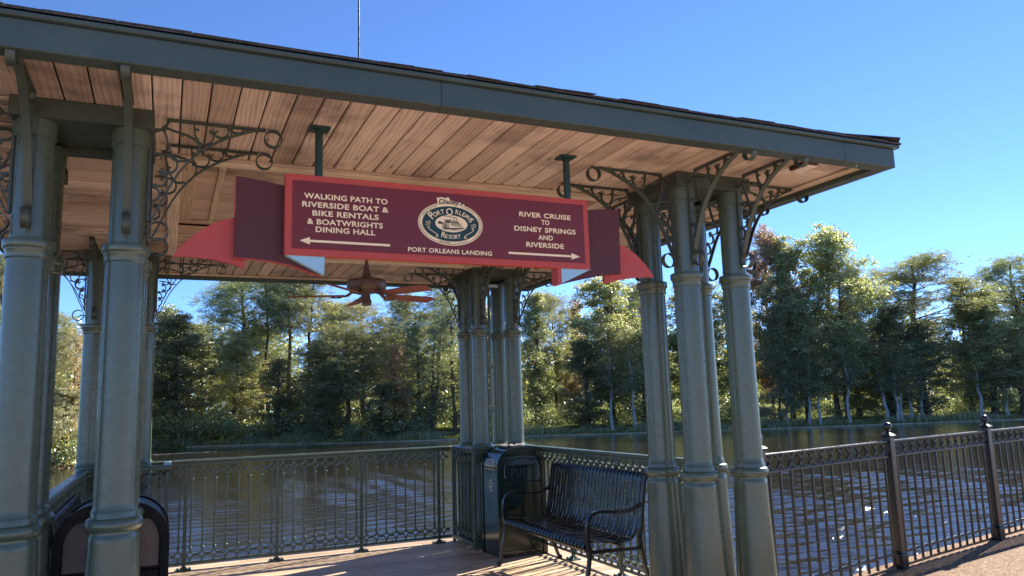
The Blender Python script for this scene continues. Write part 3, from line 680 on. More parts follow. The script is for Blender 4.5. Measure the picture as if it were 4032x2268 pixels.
# ------------------------------------------------------------ green railings
def baluster_panel(m, x0, n, p=.111):
    zs = ((.95, .065, .882, 1.012), (.142, .062, .080, .204))
    for i in range(n):
        xc = x0+(i+.5)*p
        m.cbox(xc-.0085, xc+.0085, -.0085, .0085, .204, .882, .002)
        for zz in (.868, .204): m.cbox(xc-.016, xc+.016, -.014, .014, zz, zz+.015, .003)
        for zc, rz, zlo, zhi in zs:
            for sx in (-1, 1):
                for sz in (-1, 1):
                    # quarter arcs centred on the corner so that the sides of the diamond are hollow
                    ccx, ccz = xc+sx*p/2, zc+sz*rz; P = []
                    for k in range(6):
                        t = math.pi/2*k/5; P.append((ccx-sx*(p/2)*math.cos(t), 0, ccz-sz*rz*math.sin(t)))
                    m.tube(P, 0, flat=(.020, .0125, (0,1,0)), caps=False)
            m.cbox(xc-.004, xc+.004, -.007, .007, zc+rz-.004, zhi+.003, .001) if zc > .5 else m.cbox(xc-.004, xc+.004, -.007, .007, zlo-.003, zc-rz+.004, .001)
    for i in range(n+1):
        for zc in (.95, .142):
            xn = x0+i*p; m.cbox(xn-.014, xn+.014, -.015, .015, zc-.016, zc+.016, .004)
def railing(name, label, x0, y0, rot, length, posts, first, group=None):
    # local frame: X along the run
    r = thing(name, label, 'railing', (x0, y0, 0), rot, group)
    m = MB(); m.cbox(0, length, -.042, .042, 1.040, 1.070, .010); m.cbox(0, length, -.030, .030, 1.012, 1.040, .005); m.build('handrail', M['rail'], r)
    m = MB(); m.cbox(0, length, -.013, .013, .055, .080, .003); m.build('bottom_rail', M['rail'], r)
    cuts = [0]+list(posts)+[length]; pl = {}
    for a_, b_ in zip(cuts, cuts[1:]):
        n = int(round((b_-a_)/.111))
        if n < 1: continue
        if n not in pl:
            m = MB(); baluster_panel(m, 0, n, (.887/8)); o = m.build('baluster_panel', M['rail'], r, (a_ if a_ or not posts else max(0, b_-n*.1109), 0, 0)); pl[n] = o
        else: o = pl[n].copy(); C.objects.link(o); o.parent = r; o.location = (a_ if a_ or not posts else max(0, b_-n*.1109), 0, 0)
    pm = None
    for px in posts:
        if pm is None:
            m = MB(); m.cbox(-.016,.016,-.016,.016,.012,1.012,.003); m.cbox(-.07,.07,-.05,.05,.0015,.013,.004)
            m.cbox(-.03,.03,-.025,.025,.013,.03,.004)
            for bx, by in ((-.055,-.035),(.055,-.035),(-.055,.035),(.055,.035)): m.lathe([(.008,.013),(.008,.019),(.004,.022)], 8, (bx,by,0))
            pm = m.build('post', M['rail'], r, (px,0,0))
        else: o = pm.copy(); C.objects.link(o); o.parent = r; o.location = (px,0,0)
    return r
railing('railing', 'green lattice railing along the back edge of the deck above the water', .085, 8.58, 0, 2.95, [.138, 1.025, 1.912, 2.799], 0)
railing('railing', 'green lattice railing behind the black bench on the right side', 3.72, 7.93, -math.pi/2, 3.05, [.98, 1.867, 2.754], 0)
railing('railing', 'green lattice railing on the left side glimpsed between the near columns', -.63, 7.83, -math.pi/2, 3.1, [.60, 1.487, 2.374], 0)
def cage(label, x0, x1, y0, y1, hollow):
    r = thing('pedestal_railing', label, 'railing', ((x0+x1)/2, (y0+y1)/2, 0), 0)
    hx, hy = (x1-x0)/2, (y1-y0)/2
    m = MB()
    if hollow:
        c_ = .07
        for q in ((-hx,hx,-hy,-hy+c_),(-hx,hx,hy-c_,hy),(-hx,-hx+c_,-hy+c_,hy-c_),(hx-c_,hx,-hy+c_,hy-c_)): m.cbox(*q, 1.03, 1.071, .010)
        m.box(-hx+.02, .05, -hy+.02, hy-.02, 1.02, 1.066)
    else: m.cbox(-hx, hx, -hy, hy, 1.040, 1.071, .010); m.cbox(-hx+.02, hx-.02, -hy+.02, hy-.02, 1.012, 1.040, .004)
    m.build('cap', M['rail'], r)
    m = MB(); q = .035
    for sx in (-1,1):
        for sy in (-1,1):
            xx, yy = sx*(hx-q), sy*(hy-q); m = MB(); m.cbox(xx-.017, xx+.017, yy-.017, yy+.017, .002, 1.012+.003, .003); m.build('corner_post', M['rail'], r)
    m = MB()
    for s_ in (-1,1): m.cbox(-hx+q, hx-q, s_*(hy-q)-.02, s_*(hy-q)+.02, .03, .075, .003); m.cbox(s_*(hx-q)-.02, s_*(hx-q)+.02, -hy+q+.02, hy-q-.02, .03, .075, .003)
    m.build('base_frame', M['rail'], r)
    nx = int((2*hx-.10)/.095); ny = int((2*hy-.10)/.095)
    for sy in (-1, 1):
        m = MB(); baluster_panel(m, 0, nx, (2*hx-.10)/nx); m.build('baluster_panel', M['rail'], r, (-hx+.05, sy*(hy-q), 0))
    for sx in (-1, 1):
        m = MB(); baluster_panel(m, 0, ny, (2*hy-.10)/ny); m.build('baluster_panel', M['rail'], r, (sx*(hx-q), -hy+.05, 0), rot=math.pi/2)
    return r
cage('square green pedestal railing round the column feet behind the trash can with the push flap', 3.04, 3.79, 7.90, 8.64, False)
cage('green pedestal railing with an open topped cap at the back left columns', -.66, .08, 7.82, 8.60, True)
# ------------------------------------------------------------ black fence on the path edge
FP = [(4.07, 4.61), (5.97, 5.06), (7.88, 5.46), (9.8, 5.82), (11.75, 6.1)]
fence = thing('metal_fence', 'black metal fence with ball topped posts along the edge of the path by the water', 'fence', (FP[0][0], FP[0][1], 0))
pm = None
def hourglass(m, xc, z0, z1):
    zc = (z0+z1)/2; h = (z1-z0)/2
    for s_ in (-1, 1):
        # lower and upper flared leaves
        for t_ in (-1, 1):
            P = crom([(xc+s_*.004,0,zc),(xc+s_*.013,0,zc+t_*h*.35),(xc+s_*.036,0,zc+t_*h*.80),(xc+s_*.060,0,zc+t_*h*.98)], 4); m.tube(P, 0, flat=(.016,.009,(0,1,0)))
    for t_ in (-1, 1): m.tube([(xc,0,zc),(xc,0,zc+t_*h)], [.009,.015], 6)
    m.lathe([(.006,-.017),(.016,-.010),(.019,0),(.016,.010),(.006,.017)], 8, (xc,0,zc))
for i, (x, y) in enumerate(FP):
    j = min(i, len(FP)-2); ang = math.atan2(FP[j+1][1]-FP[j][1], FP[j+1][0]-FP[j][0])
    loc = (x-FP[0][0], y-FP[0][1], 0)
    if pm is None:
        m = MB(); m.cbox(-.038,.038,-.038,.038,0,1.135,.006); pm = m.build('post', M['fence'], fence, loc, rot=ang)
        m = MB(); m.cbox(-.05,.05,-.05,.05,-.002,.125,.006); m.cbox(-.045,.045,-.045,.045,.125,.14,.006); m.build('base_collar', M['fence'], pm)
        m = MB(); m.cbox(-.052,.052,-.052,.052,1.135,1.150,.005); m.cbox(-.042,.042,-.042,.042,1.150,1.160,.003)
        m.lathe([(.040,1.160),(.018,1.172),(.012,1.182),(.015,1.188)], 16)
        m.lathe([(.012,1.186)]+[(.040*math.cos(q), 1.224+.040*math.sin(q)) for q in np.linspace(-1.25, 1.5708, 14)], 24); m.build('ball_finial', M['fence'], pm, smooth=True, sharp=50)
    else:
        o = pm.copy(); C.objects.link(o); o.parent = fence; o.location = loc; o.rotation_euler = (0,0,ang)
        for ch in [q for q in bpy.data.objects if q.parent == pm]: d = ch.copy(); C.objects.link(d); d.parent = o
    if i < len(FP)-1:
        L = math.hypot(FP[i+1][0]-x, FP[i+1][1]-y); a_, b_ = .038, L-.038
        m = MB(); m.cbox(a_, b_, -.020, .020, 1.085, 1.104, .004); m.cbox(a_, b_, -.016, .016, .955, .972, .003); m.cbox(a_, b_, -.014, .014, .125, .145, .003)
        n = 13; p = (b_-a_)/n
        for k in range(n):
            xc = a_+(k+.5)*p; m.cbox(xc-.0095, xc+.0095, -.0095, .0095, .03, .957, .002); hourglass(m, xc, .970, 1.087)
        m.build('fence_panel', M['fence'], fence, loc, rot=ang)

# ------------------------------------------------------------ benches
def bench(name, label, loc, rot, L=1.64, n=26):
    # local: x = width (0..L), y = depth from the front (0) to the back, z up
    b = thing(name, label, 'bench', loc, rot)
    prof = crom([(0,.060,.365),(0,.022,.368),(0,-.004,.385),(0,-.004,.412),(0,.018,.434),(0,.06,.440),(0,.20,.424),(0,.34,.412),(0,.42,.420),(0,.468,.455),(0,.492,.52),(0,.515,.64),(0,.548,.86),(0,.560,.918),(0,.578,.936),(0,.598,.930),(0,.604,.908),(0,.592,.890)], 3)
    m = MB(); p = (L-.06)/n
    for k in range(n):
        xc = .03+(k+.5)*p; m.tube([(xc, q.y, q.z) for q in prof], 0, flat=(.040,.008,(1,0,0)))
    m.build('slatted_seat', M['black'], b, smooth=True, sharp=35)
    m = MB()
    for (yy, zz) in ((.035,.395),(.30,.400),(.575,.912)): m.tube([(.012,yy,zz),(L-.012,yy,zz)], .015, 10)
    m.build('cross_tubes', M['black'], b, smooth=True)
    ef = None
    for x in (0.0, L):
        if ef is None:
            O = (1,0,0); W_, T_ = .036, .022
            e = thing_part('end_frame', b, (x,0,0))
            m = MB(); m.tube(crom([(0,-.055,.012),(0,-.040,.05),(0,-.012,.18),(0,.012,.30),(0,.018,.385)],4), 0, flat=(W_,T_,O)); m.lathe([(.0,0),(.024,.004),(.027,.018),(.02,.034),(0,.04)], 12, (0,-.055,0)); m.build('leg', M['black'], e, smooth=True, sharp=35)
            m = MB(); m.tube(crom([(0,.60,.012),(0,.575,.06),(0,.52,.22),(0,.492,.36),(0,.492,.48),(0,.515,.62),(0,.548,.84),(0,.566,.925)],4), 0, flat=(W_,T_,O)); m.lathe([(.0,0),(.024,.004),(.027,.018),(.02,.034),(0,.04)], 12, (0,.60,0)); m.build('leg', M['black'], e, smooth=True, sharp=35)
            m = MB(); m.tube(crom([(0,.018,.37),(0,.006,.47),(0,.008,.57),(0,.030,.635),(0,.085,.668),(0,.17,.668),(0,.30,.655),(0,.42,.664),(0,.517,.70)],4), 0, flat=(W_+.004,T_,O)); m.build('armrest', M['black'], e, smooth=True, sharp=35)
            m = MB(); m.tube([(0,.015,.372),(0,.494,.362)], 0, flat=(.022,.026,O)); m.build('side_rail', M['black'], e)
            ef = e
        else:
            e = ef.copy(); C.objects.link(e); e.parent = b; e.location = (x,0,0)
            for ch in [q for q in bpy.data.objects if q.parent == ef]: d = ch.copy(); C.objects.link(d); d.parent = e
    return b
def thing_part(name, parent, loc):
    o = bpy.data.objects.new(name, None); C.objects.link(o); o.parent = parent; o.location = loc; o.empty_display_size = .1; return o
# right bench: faces -X, so local +y -> +X, local x -> -Y
bench('bench', 'black slatted metal bench with curved arms facing left in front of the right railing', (3.03, 7.07, 0), -math.pi/2)
bench('bench', 'black slatted metal bench mostly hidden behind the trash can at the near left columns', (-.02, 5.30, 0), math.pi/2)

# ------------------------------------------------------------ text to mesh
def text_mesh(body, align='CENTER', offset=.0, extrude=.0006, shear=0., space=1.):
    cu = bpy.data.curves.new('t', 'FONT'); cu.body = body; cu.align_x = align; cu.size = 1.; cu.offset = offset; cu.extrude = 0; cu.shear = shear; cu.space_character = space
    cu.resolution_u = 4
    o = bpy.data.objects.new('t', cu); C.objects.link(o); bpy.context.view_layer.update()
    me = bpy.data.meshes.new_from_object(o.evaluated_get(bpy.context.evaluated_depsgraph_get()))
    V = [tuple(v.co) for v in me.vertices]; F = [tuple(p.vertices) for p in me.polygons]
    bpy.data.objects.remove(o); bpy.data.curves.remove(cu); bpy.data.meshes.remove(me); return V, F
def add_text(m, body, cx, z, width, height, y, offset=.026, shear=0., space=1.06):
    V, F = text_mesh(body, 'LEFT', offset, shear=shear, space=space)
    x0 = min(v[0] for v in V); x1 = max(v[0] for v in V); cap = .729
    m.add([(cx+((v[0]-x0)/(x1-x0)-.5)*width, y, z+v[1]/cap*height) for v in V], F)
def add_arc_text(m, body, c, rx, rz, a0, a1, height, y, inside=False, offset=.02, heights=None):
    # each letter on an ellipse, from angle a0 to a1 (degrees, clockwise = reading direction on top)
    n = len(body)
    for i, ch in enumerate(body):
        if ch == ' ': continue
        t = R_(a0+(a1-a0)*(i+.5)/n); V, F = text_mesh(ch, 'CENTER', offset); hh = height*(heights.get(i, 1.) if heights else 1.)
        px, pz = c[0]+rx*math.cos(t), c[1]+rz*math.sin(t)
        nx, nz = math.cos(t)/rx, math.sin(t)/rz; L = math.hypot(nx, nz); nx /= L; nz /= L
        if inside: nx, nz = -nx, -nz
        ux, uz = nz, -nx
        s_ = hh/.729
        m.add([(px+v[0]*s_*.92*ux+v[1]*s_*nx, y, pz+v[0]*s_*.92*uz+v[1]*s_*nz) for v in V], F)

# ------------------------------------------------------------ trash cans
def can(name, label, loc, rot=0., side_text=True):
    CM = M['can'] if side_text else M['can_black']
    # local: front at y = 0, body runs back to y = .45, x from -.275 to .275
    b = thing(name, label, 'trash can', loc, rot)
    W_, H_, r, D_ = .272, 1.085, .20, .45
    def arch(w_, h_, r_, zb, n=10):
        P = [(-w_, zb)]
        P += [(-w_+r_-r_*math.cos(t), h_-r_+r_*math.sin(t)) for t in np.linspace(0, math.pi/2, n)]
        P += [(w_-r_+r_*math.sin(t), h_-r_+r_*math.cos(t)) for t in np.linspace(0, math.pi/2, n)]
        return P + [(w_, zb)]
    m = MB(); m.prism_xz(arch(W_-.012, H_-.010, r-.010, .02), .022, D_-.022); m.build('body', CM, b, smooth=True, sharp=30)
    m = MB()
    for y0, y1 in ((0, .030), (D_-.030, D_)):
        o_, i_ = arch(W_, H_, r, .0), arch(W_-.042, H_-.048, r-.042, .0); n = len(o_)
        for k in range(n-1):
            q = [o_[k], o_[k+1], i_[k+1], i_[k]]
            m.add([(x,y0,z) for x,z in q]+[(x,y1,z) for x,z in q], [(0,1,2,3),(7,6,5,4),(0,4,5,1),(2,6,7,3)])
    for k in range(9):
        for sx in (-1,1): m.lathe([(.006,-.004),(.005,.0)], 8, (sx*(W_-.004), .015, .1+k*.1))
    m.build('edge_band', CM, b, smooth=True, sharp=30)
    m = MB(); m.cbox(-W_+.044, W_-.044, .006, .022, .06, .735, .006); m.build('door', CM, b)
    m = MB(); P = arch(W_-.050, H_-.056, r-.050, .752); n = len(P)
    # tilted swing flap, set back at the top
    yo = lambda z: .010+(z-.752)*.05
    m.add([(x, yo(z), z) for x, z in P]+[(x, yo(z)+.012, z) for x, z in P], [tuple(range(n)), tuple(range(2*n-1,n-1,-1))]+[(i,(i+1)%n,(i+1)%n+n,i+n) for i in range(n)])
    fl = m.build('flap', CM if side_text else M['flap'], b)
    if side_text:
        m = MB()
        for k in range(15):
            x = -.145+k*.0207; hh = .055-.00045*(k-7)**2; m.tube([(x+.012, yo(.9)-.004, .905),(x+.016, yo(.96)-.004, .905+hh)], .0035, 6)
        for s_ in (-1,1): m.tube(crom([(s_*.185,.004,.78),(s_*.19,.006,.86),(s_*.16,.010,.95),(s_*.10,.012,.985),(0,.013,.99)],4), .004, 6)
        m.build('louvres', M['letter_grey'], fl)
        m = MB(); V, F = text_mesh('PUSH', 'LEFT', .0, space=1.1); x0 = min(v[0] for v in V); x1 = max(v[0] for v in V)
        m.add([(-.115+(v[0]-x0)/(x1-x0)*.23, .004, .795+v[1]/.729*.075) for v in V], F)
        m.build('lettering', M['letter_grey'], fl)
        m = MB(); V, F = text_mesh('PUSH', 'LEFT', -.022, space=1.1); x0 = min(v[0] for v in V); x1 = max(v[0] for v in V)
        m.add([(-.112+(v[0]-x0)/(x1-x0)*.224, .0032, .7975+v[1]/.729*.070) for v in V], F)
        m.build('lettering_fill', CM, fl)
        # ashtray on top
        m = MB(); m.cbox(-.12,.12,.12,.34,H_-.012,H_+.006,.004); tr = m.build('ash_tray', CM, b)
        m = MB(); rr = random.Random(2)
        for k in range(26):
            x, y = rr.uniform(-.11,.11), rr.uniform(.13,.33); s_ = rr.uniform(.005,.014); m.cbox(x-s_,x+s_,y-s_,y+s_,H_+.004,H_+.008+s_,.002)
        m.build('ash_and_stubs', M['lens'], tr)
        # printed panel on the left side, facing -X : built in local YZ plane
        xs = -W_+.0095; m = MB()
        for q, (txt, wd) in enumerate((('For the comfort', .17), ('and safety of everyone,', .24), ('smoking is permitted in', .24), ('this immediate area only', .26))):
            V, F = text_mesh(txt, 'LEFT', .012); x0 = min(v[0] for v in V); x1 = max(v[0] for v in V)
            for_z = .955-q*.032
            def put_v(v):
                u = (v[0]-x0)/(x1-x0)-.5; z = for_z+v[1]/.729*.016
                t = max(0, z-(H_-.010-(r-.010))); rr_ = r-.010; dx = rr_-math.sqrt(max(0, rr_*rr_-t*t)); return (xs+.002-.0015+dx, .225-u*wd, z)
            m.add([put_v(v) for v in V], F)
        m.build('notice_lettering', M['cream'], b)
        m = MB(); cy_, cz = .21, .700; nn = 32; xa = xs-.0015+.002
        ri, ro = .052, .060
        V = [(xa, cy_-rr_*.82*math.cos(2*math.pi*k/nn), cz+rr_*math.sin(2*math.pi*k/nn)) for rr_ in (ri, ro) for k in range(nn)]
        m.add(V, [(k,(k+1)%nn,(k+1)%nn+nn,k+nn) for k in range(nn)])
        m.add([(xa, cy_+.030, cz-.018),(xa, cy_-.026, cz-.018),(xa, cy_-.026, cz-.008),(xa, cy_+.030, cz-.008)], [(0,1,2,3)])
        m.tube(crom([(xa,cy_-.02,cz-.002),(xa,cy_-.018,cz+.012),(xa,cy_-.006,cz+.018),(xa,cy_-.012,cz+.034)],4), .0025, 5)
        m.build('cigarette_emblem', M['cream'], b)
    m = MB(); m.cbox(-W_+.02, W_-.02, .01, D_-.01, 0, .03, .004); m.build('plinth', M['black'], b)
    return b
can('trash_can', 'dark green trash can with PUSH flap between the bench and the back right columns', (3.375, 7.36, 0))
can('trash_can', 'black round topped trash can with a plain flap toned like a path reflection behind the near left columns', (-.225, 4.62, 0), 0, False)

# ------------------------------------------------------------ hanging sign
SY = 4.10
sg = thing('hanging_sign', 'red and maroon ribbon shaped direction sign hanging from the front of the ceiling', 'sign', (1.476, SY, 2.35))
ox, oz = 1.476, 2.35
def sb(m, name, mat, parent=sg, **k):
    m.v = [(x-ox, y, z-oz) for x, y, z in m.v] if parent is sg else m.v
    return m.build(name, mat, parent, **k)
m = MB()
x0, x1, z0, z1 = .548, 2.396, 2.347, 2.791; bw = .037
m.cbox(x0, x1, 0, .045, z0, z1, .003); sb(m, 'red_border', M['sign_red'])
m = MB(); m.cbox(.587, 2.359, -.006, .002, 2.384, 2.755, .0012); sb(m, 'front_panel', M['sign_maroon'])
m = MB()
m.prism_xz([(.75,2.249),(.575,2.305),(.49,2.318),(.408,2.327),(.304,2.331),(.304,2.768),(.36,2.766),(.43,2.757),(.50,2.746),(.60,2.73),(.75,2.70)], .062, .087); sb(m, 'ribbon', M['sign_ribbon'])
m = MB(); m.prism_xz([(.752,2.2465),(.575,2.302),(.49,2.315),(.408,2.324),(.3035,2.328),(.3035,2.331),(.304,2.3315),(.408,2.3275),(.49,2.3185),(.575,2.3055),(.752,2.2495)], .0595, .09); sb(m, 'ribbon_edge', M['sign_red'])
m = MB(); m.prism_xz([(.300,2.560),(.300,2.770),(.3045,2.770),(.3045,2.560)], .0595, .09); sb(m, 'ribbon_edge', M['sign_red'])
m = MB(); m.prism_xz([(.36,2.282),(.29,2.305),(.208,2.322),(.1,2.331),(.009,2.330),(.035,2.368),(.07,2.408),(.11,2.449),(.145,2.477),(.19,2.507),(.24,2.532),(.304,2.554),(.36,2.556)], .10, .125); sb(m, 'ribbon_tail', M['sign_red'])
m = MB(); m.prism_xz([(.549,2.352),(.757,2.250),(.760,2.352)], .012, .058); sb(m, 'ribbon_fold', M['sign_blue'])
m = MB(); m.prism_xz([(2.193,2.250),(2.193,2.60),(2.40,2.741),(2.47,2.752),(2.55,2.760),(2.62,2.764),(2.665,2.765),(2.655,2.340),(2.60,2.337),(2.53,2.327),(2.406,2.302),(2.30,2.278)], .062, .087); sb(m, 'ribbon', M['sign_ribbon'])
m = MB(); m.prism_xz([(2.59,2.30),(2.59,2.45),(2.65,2.554),(2.72,2.532),(2.765,2.508),(2.811,2.478),(2.87,2.424),(2.905,2.385),(2.937,2.336),(2.90,2.334),(2.85,2.333),(2.768,2.325),(2.68,2.310),(2.59,2.288)][::-1][0:0]+[(2.59,2.288),(2.59,2.45),(2.65,2.554),(2.72,2.532),(2.765,2.508),(2.811,2.478),(2.87,2.424),(2.905,2.385),(2.937,2.336),(2.85,2.333),(2.768,2.325),(2.68,2.310)], .10, .125); sb(m, 'ribbon_tail', M['sign_red'])
m = MB(); m.cbox(2.555, 2.588, .098, .128, 2.283, 2.345, .002); sb(m, 'ribbon_tail_end', M['sign_red'])
m = MB(); m.prism_xz([(2.409,2.352),(2.197,2.352),(2.197,2.253)], .012, .058); sb(m, 'ribbon_fold', M['sign_blue'])
m = MB(); m.cbox(2.168, 2.1955, .010, .092, 2.248, 2.352, .002); sb(m, 'ribbon_fold_end', M['sign_red'])
m = MB(); yt = -.0075
for txt, wd, cx_, z in (('WALKING PATH TO', .458, .874, 2.660), ('RIVERSIDE BOAT &', .473, .872, 2.613), ('BIKE RENTALS', .362, .871, 2.567), ('& BOATWRIGHTS', .412, .869, 2.520), ('DINING HALL', .325, .870, 2.478),
                        ('RIVER CRUISE', .352, 2.090, 2.652), ('TO', .055, 2.089, 2.610), ('DISNEY SPRINGS', .419, 2.088, 2.562), ('AND', .100, 2.087, 2.515), ('RIVERSIDE', .257, 2.083, 2.467)):
    if txt == 'RIVER CRUISE': sb(m, 'lettering', M['cream']); m = MB()
    add_text(m, txt, cx_, z, wd, .030, yt)
sb(m, 'lettering', M['cream']); m = MB()
add_text(m, 'PORT ORLEANS LANDING', 1.474, 2.399, .511, .0255, yt)
sb(m, 'lettering', M['cream'])
m = MB()
m.face([(.624,yt,2.4265),(.678,yt,2.447),(.678,yt,2.406)][::-1]); m.face([(.678,yt,2.433),(1.116,yt,2.433),(1.116,yt,2.420),(.678,yt,2.420)]); sb(m, 'arrow', M['cream'])
m = MB()
m.face([(2.321,yt,2.4225),(2.262,yt,2.443),(2.262,yt,2.402)]); m.face([(1.836,yt,2.429),(2.262,yt,2.429),(2.262,yt,2.416),(1.836,yt,2.416)]); sb(m, 'arrow', M['cream'])
# emblem
ec = (1.4765, 2.573)
def ell(m, rx, rz, y, rin=None, n=72, c=ec):
    P = [(c[0]+rx*math.cos(2*math.pi*k/n), y, c[1]+rz*math.sin(2*math.pi*k/n)) for k in range(n)]
    if rin is None: m.face(P); return
    Q_ = [(c[0]+rin[0]*math.cos(2*math.pi*k/n), y, c[1]+rin[1]*math.sin(2*math.pi*k/n)) for k in range(n)]
    m.add(P+Q_, [(k,(k+1)%n,(k+1)%n+n,k+n) for k in range(n)])
em = thing_part('emblem', sg, (-ox, 0, -oz))
m = MB(); ell(m, .1975, .128, -.0080)
hx = lambda P: m.face([(x, -.0082, z) for x, z in P])
m.prism_xz([(1.40+.012*0,2.685),(1.392,2.722),(1.425,2.728),(1.448,2.722),(1.452,2.730),(1.468,2.728),(1.473,2.712),(1.535,2.706),(1.562,2.694),(1.562,2.672),(1.525,2.676),(1.52,2.664),(1.508,2.664),(1.50,2.676),(1.42,2.68)], -.0086, -.0065)
m.build('cream_oval', M['cream'], em)
m = MB(); ell(m, .1915, .1225, -.0090, (.1890, .1200)); m.build('oval_line', M['emb_ink'], em)
m = MB(); ell(m, .1735, .1040, -.0092); m.build('green_oval', M['emb_green'], em)
m = MB(); ell(m, .0985, .0500, -.0096, c=(ec[0]+.003, ec[1]+.001)); m.build('inner_oval', M['cream'], em)
m = MB(); yl = -.0100
add_arc_text(m, 'PORT', (ec[0], ec[1]-.004), .118, .066, 158, 108, .027, yl, heights={0:1.7}, offset=.012)
add_arc_text(m, 'O', (ec[0]-.004, ec[1]-.004), .118, .056, 99, 85, .042, yl, offset=.012)
add_arc_text(m, 'RLEANS', (ec[0], ec[1]-.004), .120, .068, 78, 16, .027, yl, offset=.012, heights={5:1.25})
add_arc_text(m, 'RESORT', (ec[0], ec[1]), .150, .087, 246, 294, .024, yl, inside=True, offset=.012, heights={0:1.45})
for sx in (-1, 1):
    for q in range(3):
        z = ec[1]+.006-q*.009-(.002 if sx > 0 else 0); x = ec[0]+sx*.139
        m.tube(crom([(x-.015,yl,z-.002),(x-.005,yl,z-.003),(x+.005,yl,z+.003),(x+.015,yl,z+.003)],3), 0, flat=(.001,.0022,(0,1,0)))
    P = [(sx*.128,-.026),(sx*.136,-.021),(sx*.139,-.030),(sx*.132,-.036),(sx*.126,-.042),(sx*.112,-.050),(sx*.100,-.058),(sx*.088,-.064),(sx*.080,-.074),(sx*.086,-.081),(sx*.093,-.076),(sx*.088,-.071)]
    m.tube(crom([(ec[0]+a_, yl, ec[1]+b_) for a_, b_ in P], 3), 0, flat=(.001,.0034,(0,1,0)))
m.build('emblem_lettering', M['cream'], em)
m = MB()
for txt, a0, a1, ins in (('FRENCH QUARTER', 160, 118, False), ('RIVERSIDE', 68, 37, False), ('FRENCH QUARTER', 247, 268, True), ('RIVERSIDE', 275, 303, True), ('FRENCH QUARTER', 28, -38, False), ('RIVERSIDE', 186, 220, True)):
    add_arc_text(m, txt, ec, .1775 if not ins else .186, .1080 if not ins else .1165, a0, a1, .0085, -.0094, ins, offset=.0)
add_text(m, "Disney's", 1.479, 2.691, .150, .028, -.0094, offset=.022, shear=.2, space=.95)
m.build('small_lettering', M['emb_ink'], em)
# steam boat picture in the oval
m = MB(); yb = -.0102; bx, bz = ec[0], ec[1]
def pf(P): m.face([(bx+x, yb, bz+z) for x, z in P])
pf([(-.050,-.022),(-.046,-.030),(.02,-.034),(.075,-.026),(.082,-.018),(.06,-.021),(0,-.024)])
for r0, r1 in ((.022,.0195),(.013,.011)):
    n = 24; c0 = (bx-.034, bz-.012); V = [(c0[0]+rr*math.cos(2*math.pi*k/n), yb, c0[1]+rr*math.sin(2*math.pi*k/n)) for rr in (r0, r1) for k in range(n)]; m.add(V, [(k,(k+1)%n,(k+1)%n+n,k+n) for k in range(n)])
for k in range(8):
    t_ = math.pi*k/8; m.tube([(bx-.034+.02*math.cos(t_), yb, bz-.012+.02*math.sin(t_)),(bx-.034-.02*math.cos(t_), yb, bz-.012-.02*math.sin(t_))], 0, flat=(.0006,.0012,(0,1,0)))
pf([(-.040,.016),(-.042,.022),(.0,.026),(.002,.020)]); pf([(-.038,.006),(-.038,.014),(-.004,.018),(-.004,.004)])
for row, (z0_, z1_, xe) in enumerate(((.010,.018,.050),(.000,.008,.062),(-.012,-.003,.072))):
    n = 13-row
    for k in range(n):
        x = .0+k*xe/n; dz = -.10*x; pf([(x,z0_+dz),(x,z1_+dz),(x+.0026,z1_+dz),(x+.0026,z0_+dz)])
    m.tube([(bx-.004, yb, bz+z1_+.0012),(bx+xe+.004, yb, bz+z1_+.0012-.10*xe)], 0, flat=(.0006,.0012,(0,1,0)))
for x in (.018, .034): pf([(x,.016),(x,.036),(x-.002,.038),(x+.006,.038),(x+.004,.036),(x+.004,.014)]); m.tube(crom([(bx+x,yb,bz+.039),(bx+x-.02,yb,bz+.040),(bx+x-.045,yb,bz+.043),(bx+x-.06,yb,bz+.041)],3), 0, flat=(.0006,.0020,(0,1,0)))
pf([(-.080,-.004),(-.078,.008),(-.070,.014),(-.058,.008),(-.050,.006),(-.052,-.004)])
for k in range(9): x = -.06+k*.016; m.tube(crom([(bx+x,yb,bz-.037-.002*(k%2)),(bx+x+.008,yb,bz-.0355),(bx+x+.014,yb,bz-.038)],2), 0, flat=(.0006,.0014,(0,1,0)))
m.build('boat_picture', M['emb_ink'], em)
# hanger pipes
hp = None
for hx_, hy_ in ((.728, .060), (2.268, .060)):
    m = MB(); m.lathe([(.0215, 2.70), (.0215, 3.058)], 20, (hx_, hy_-.035, 0)); h_ = sb(m, 'hanger_pipe', M['pipe'], smooth=True)
    m = MB(); m.cbox(hx_-ox-.055, hx_-ox+.055, hy_-.035-.05, hy_-.035+.05, 3.058-oz, 3.069-oz, .002)
    for bx_ in (-.038,.038): m.lathe([(.008,3.052-oz),(.008,3.058-oz)], 6, (hx_-ox+bx_, hy_-.06, 0))
    m.build('flange', M['pipe'], h_)
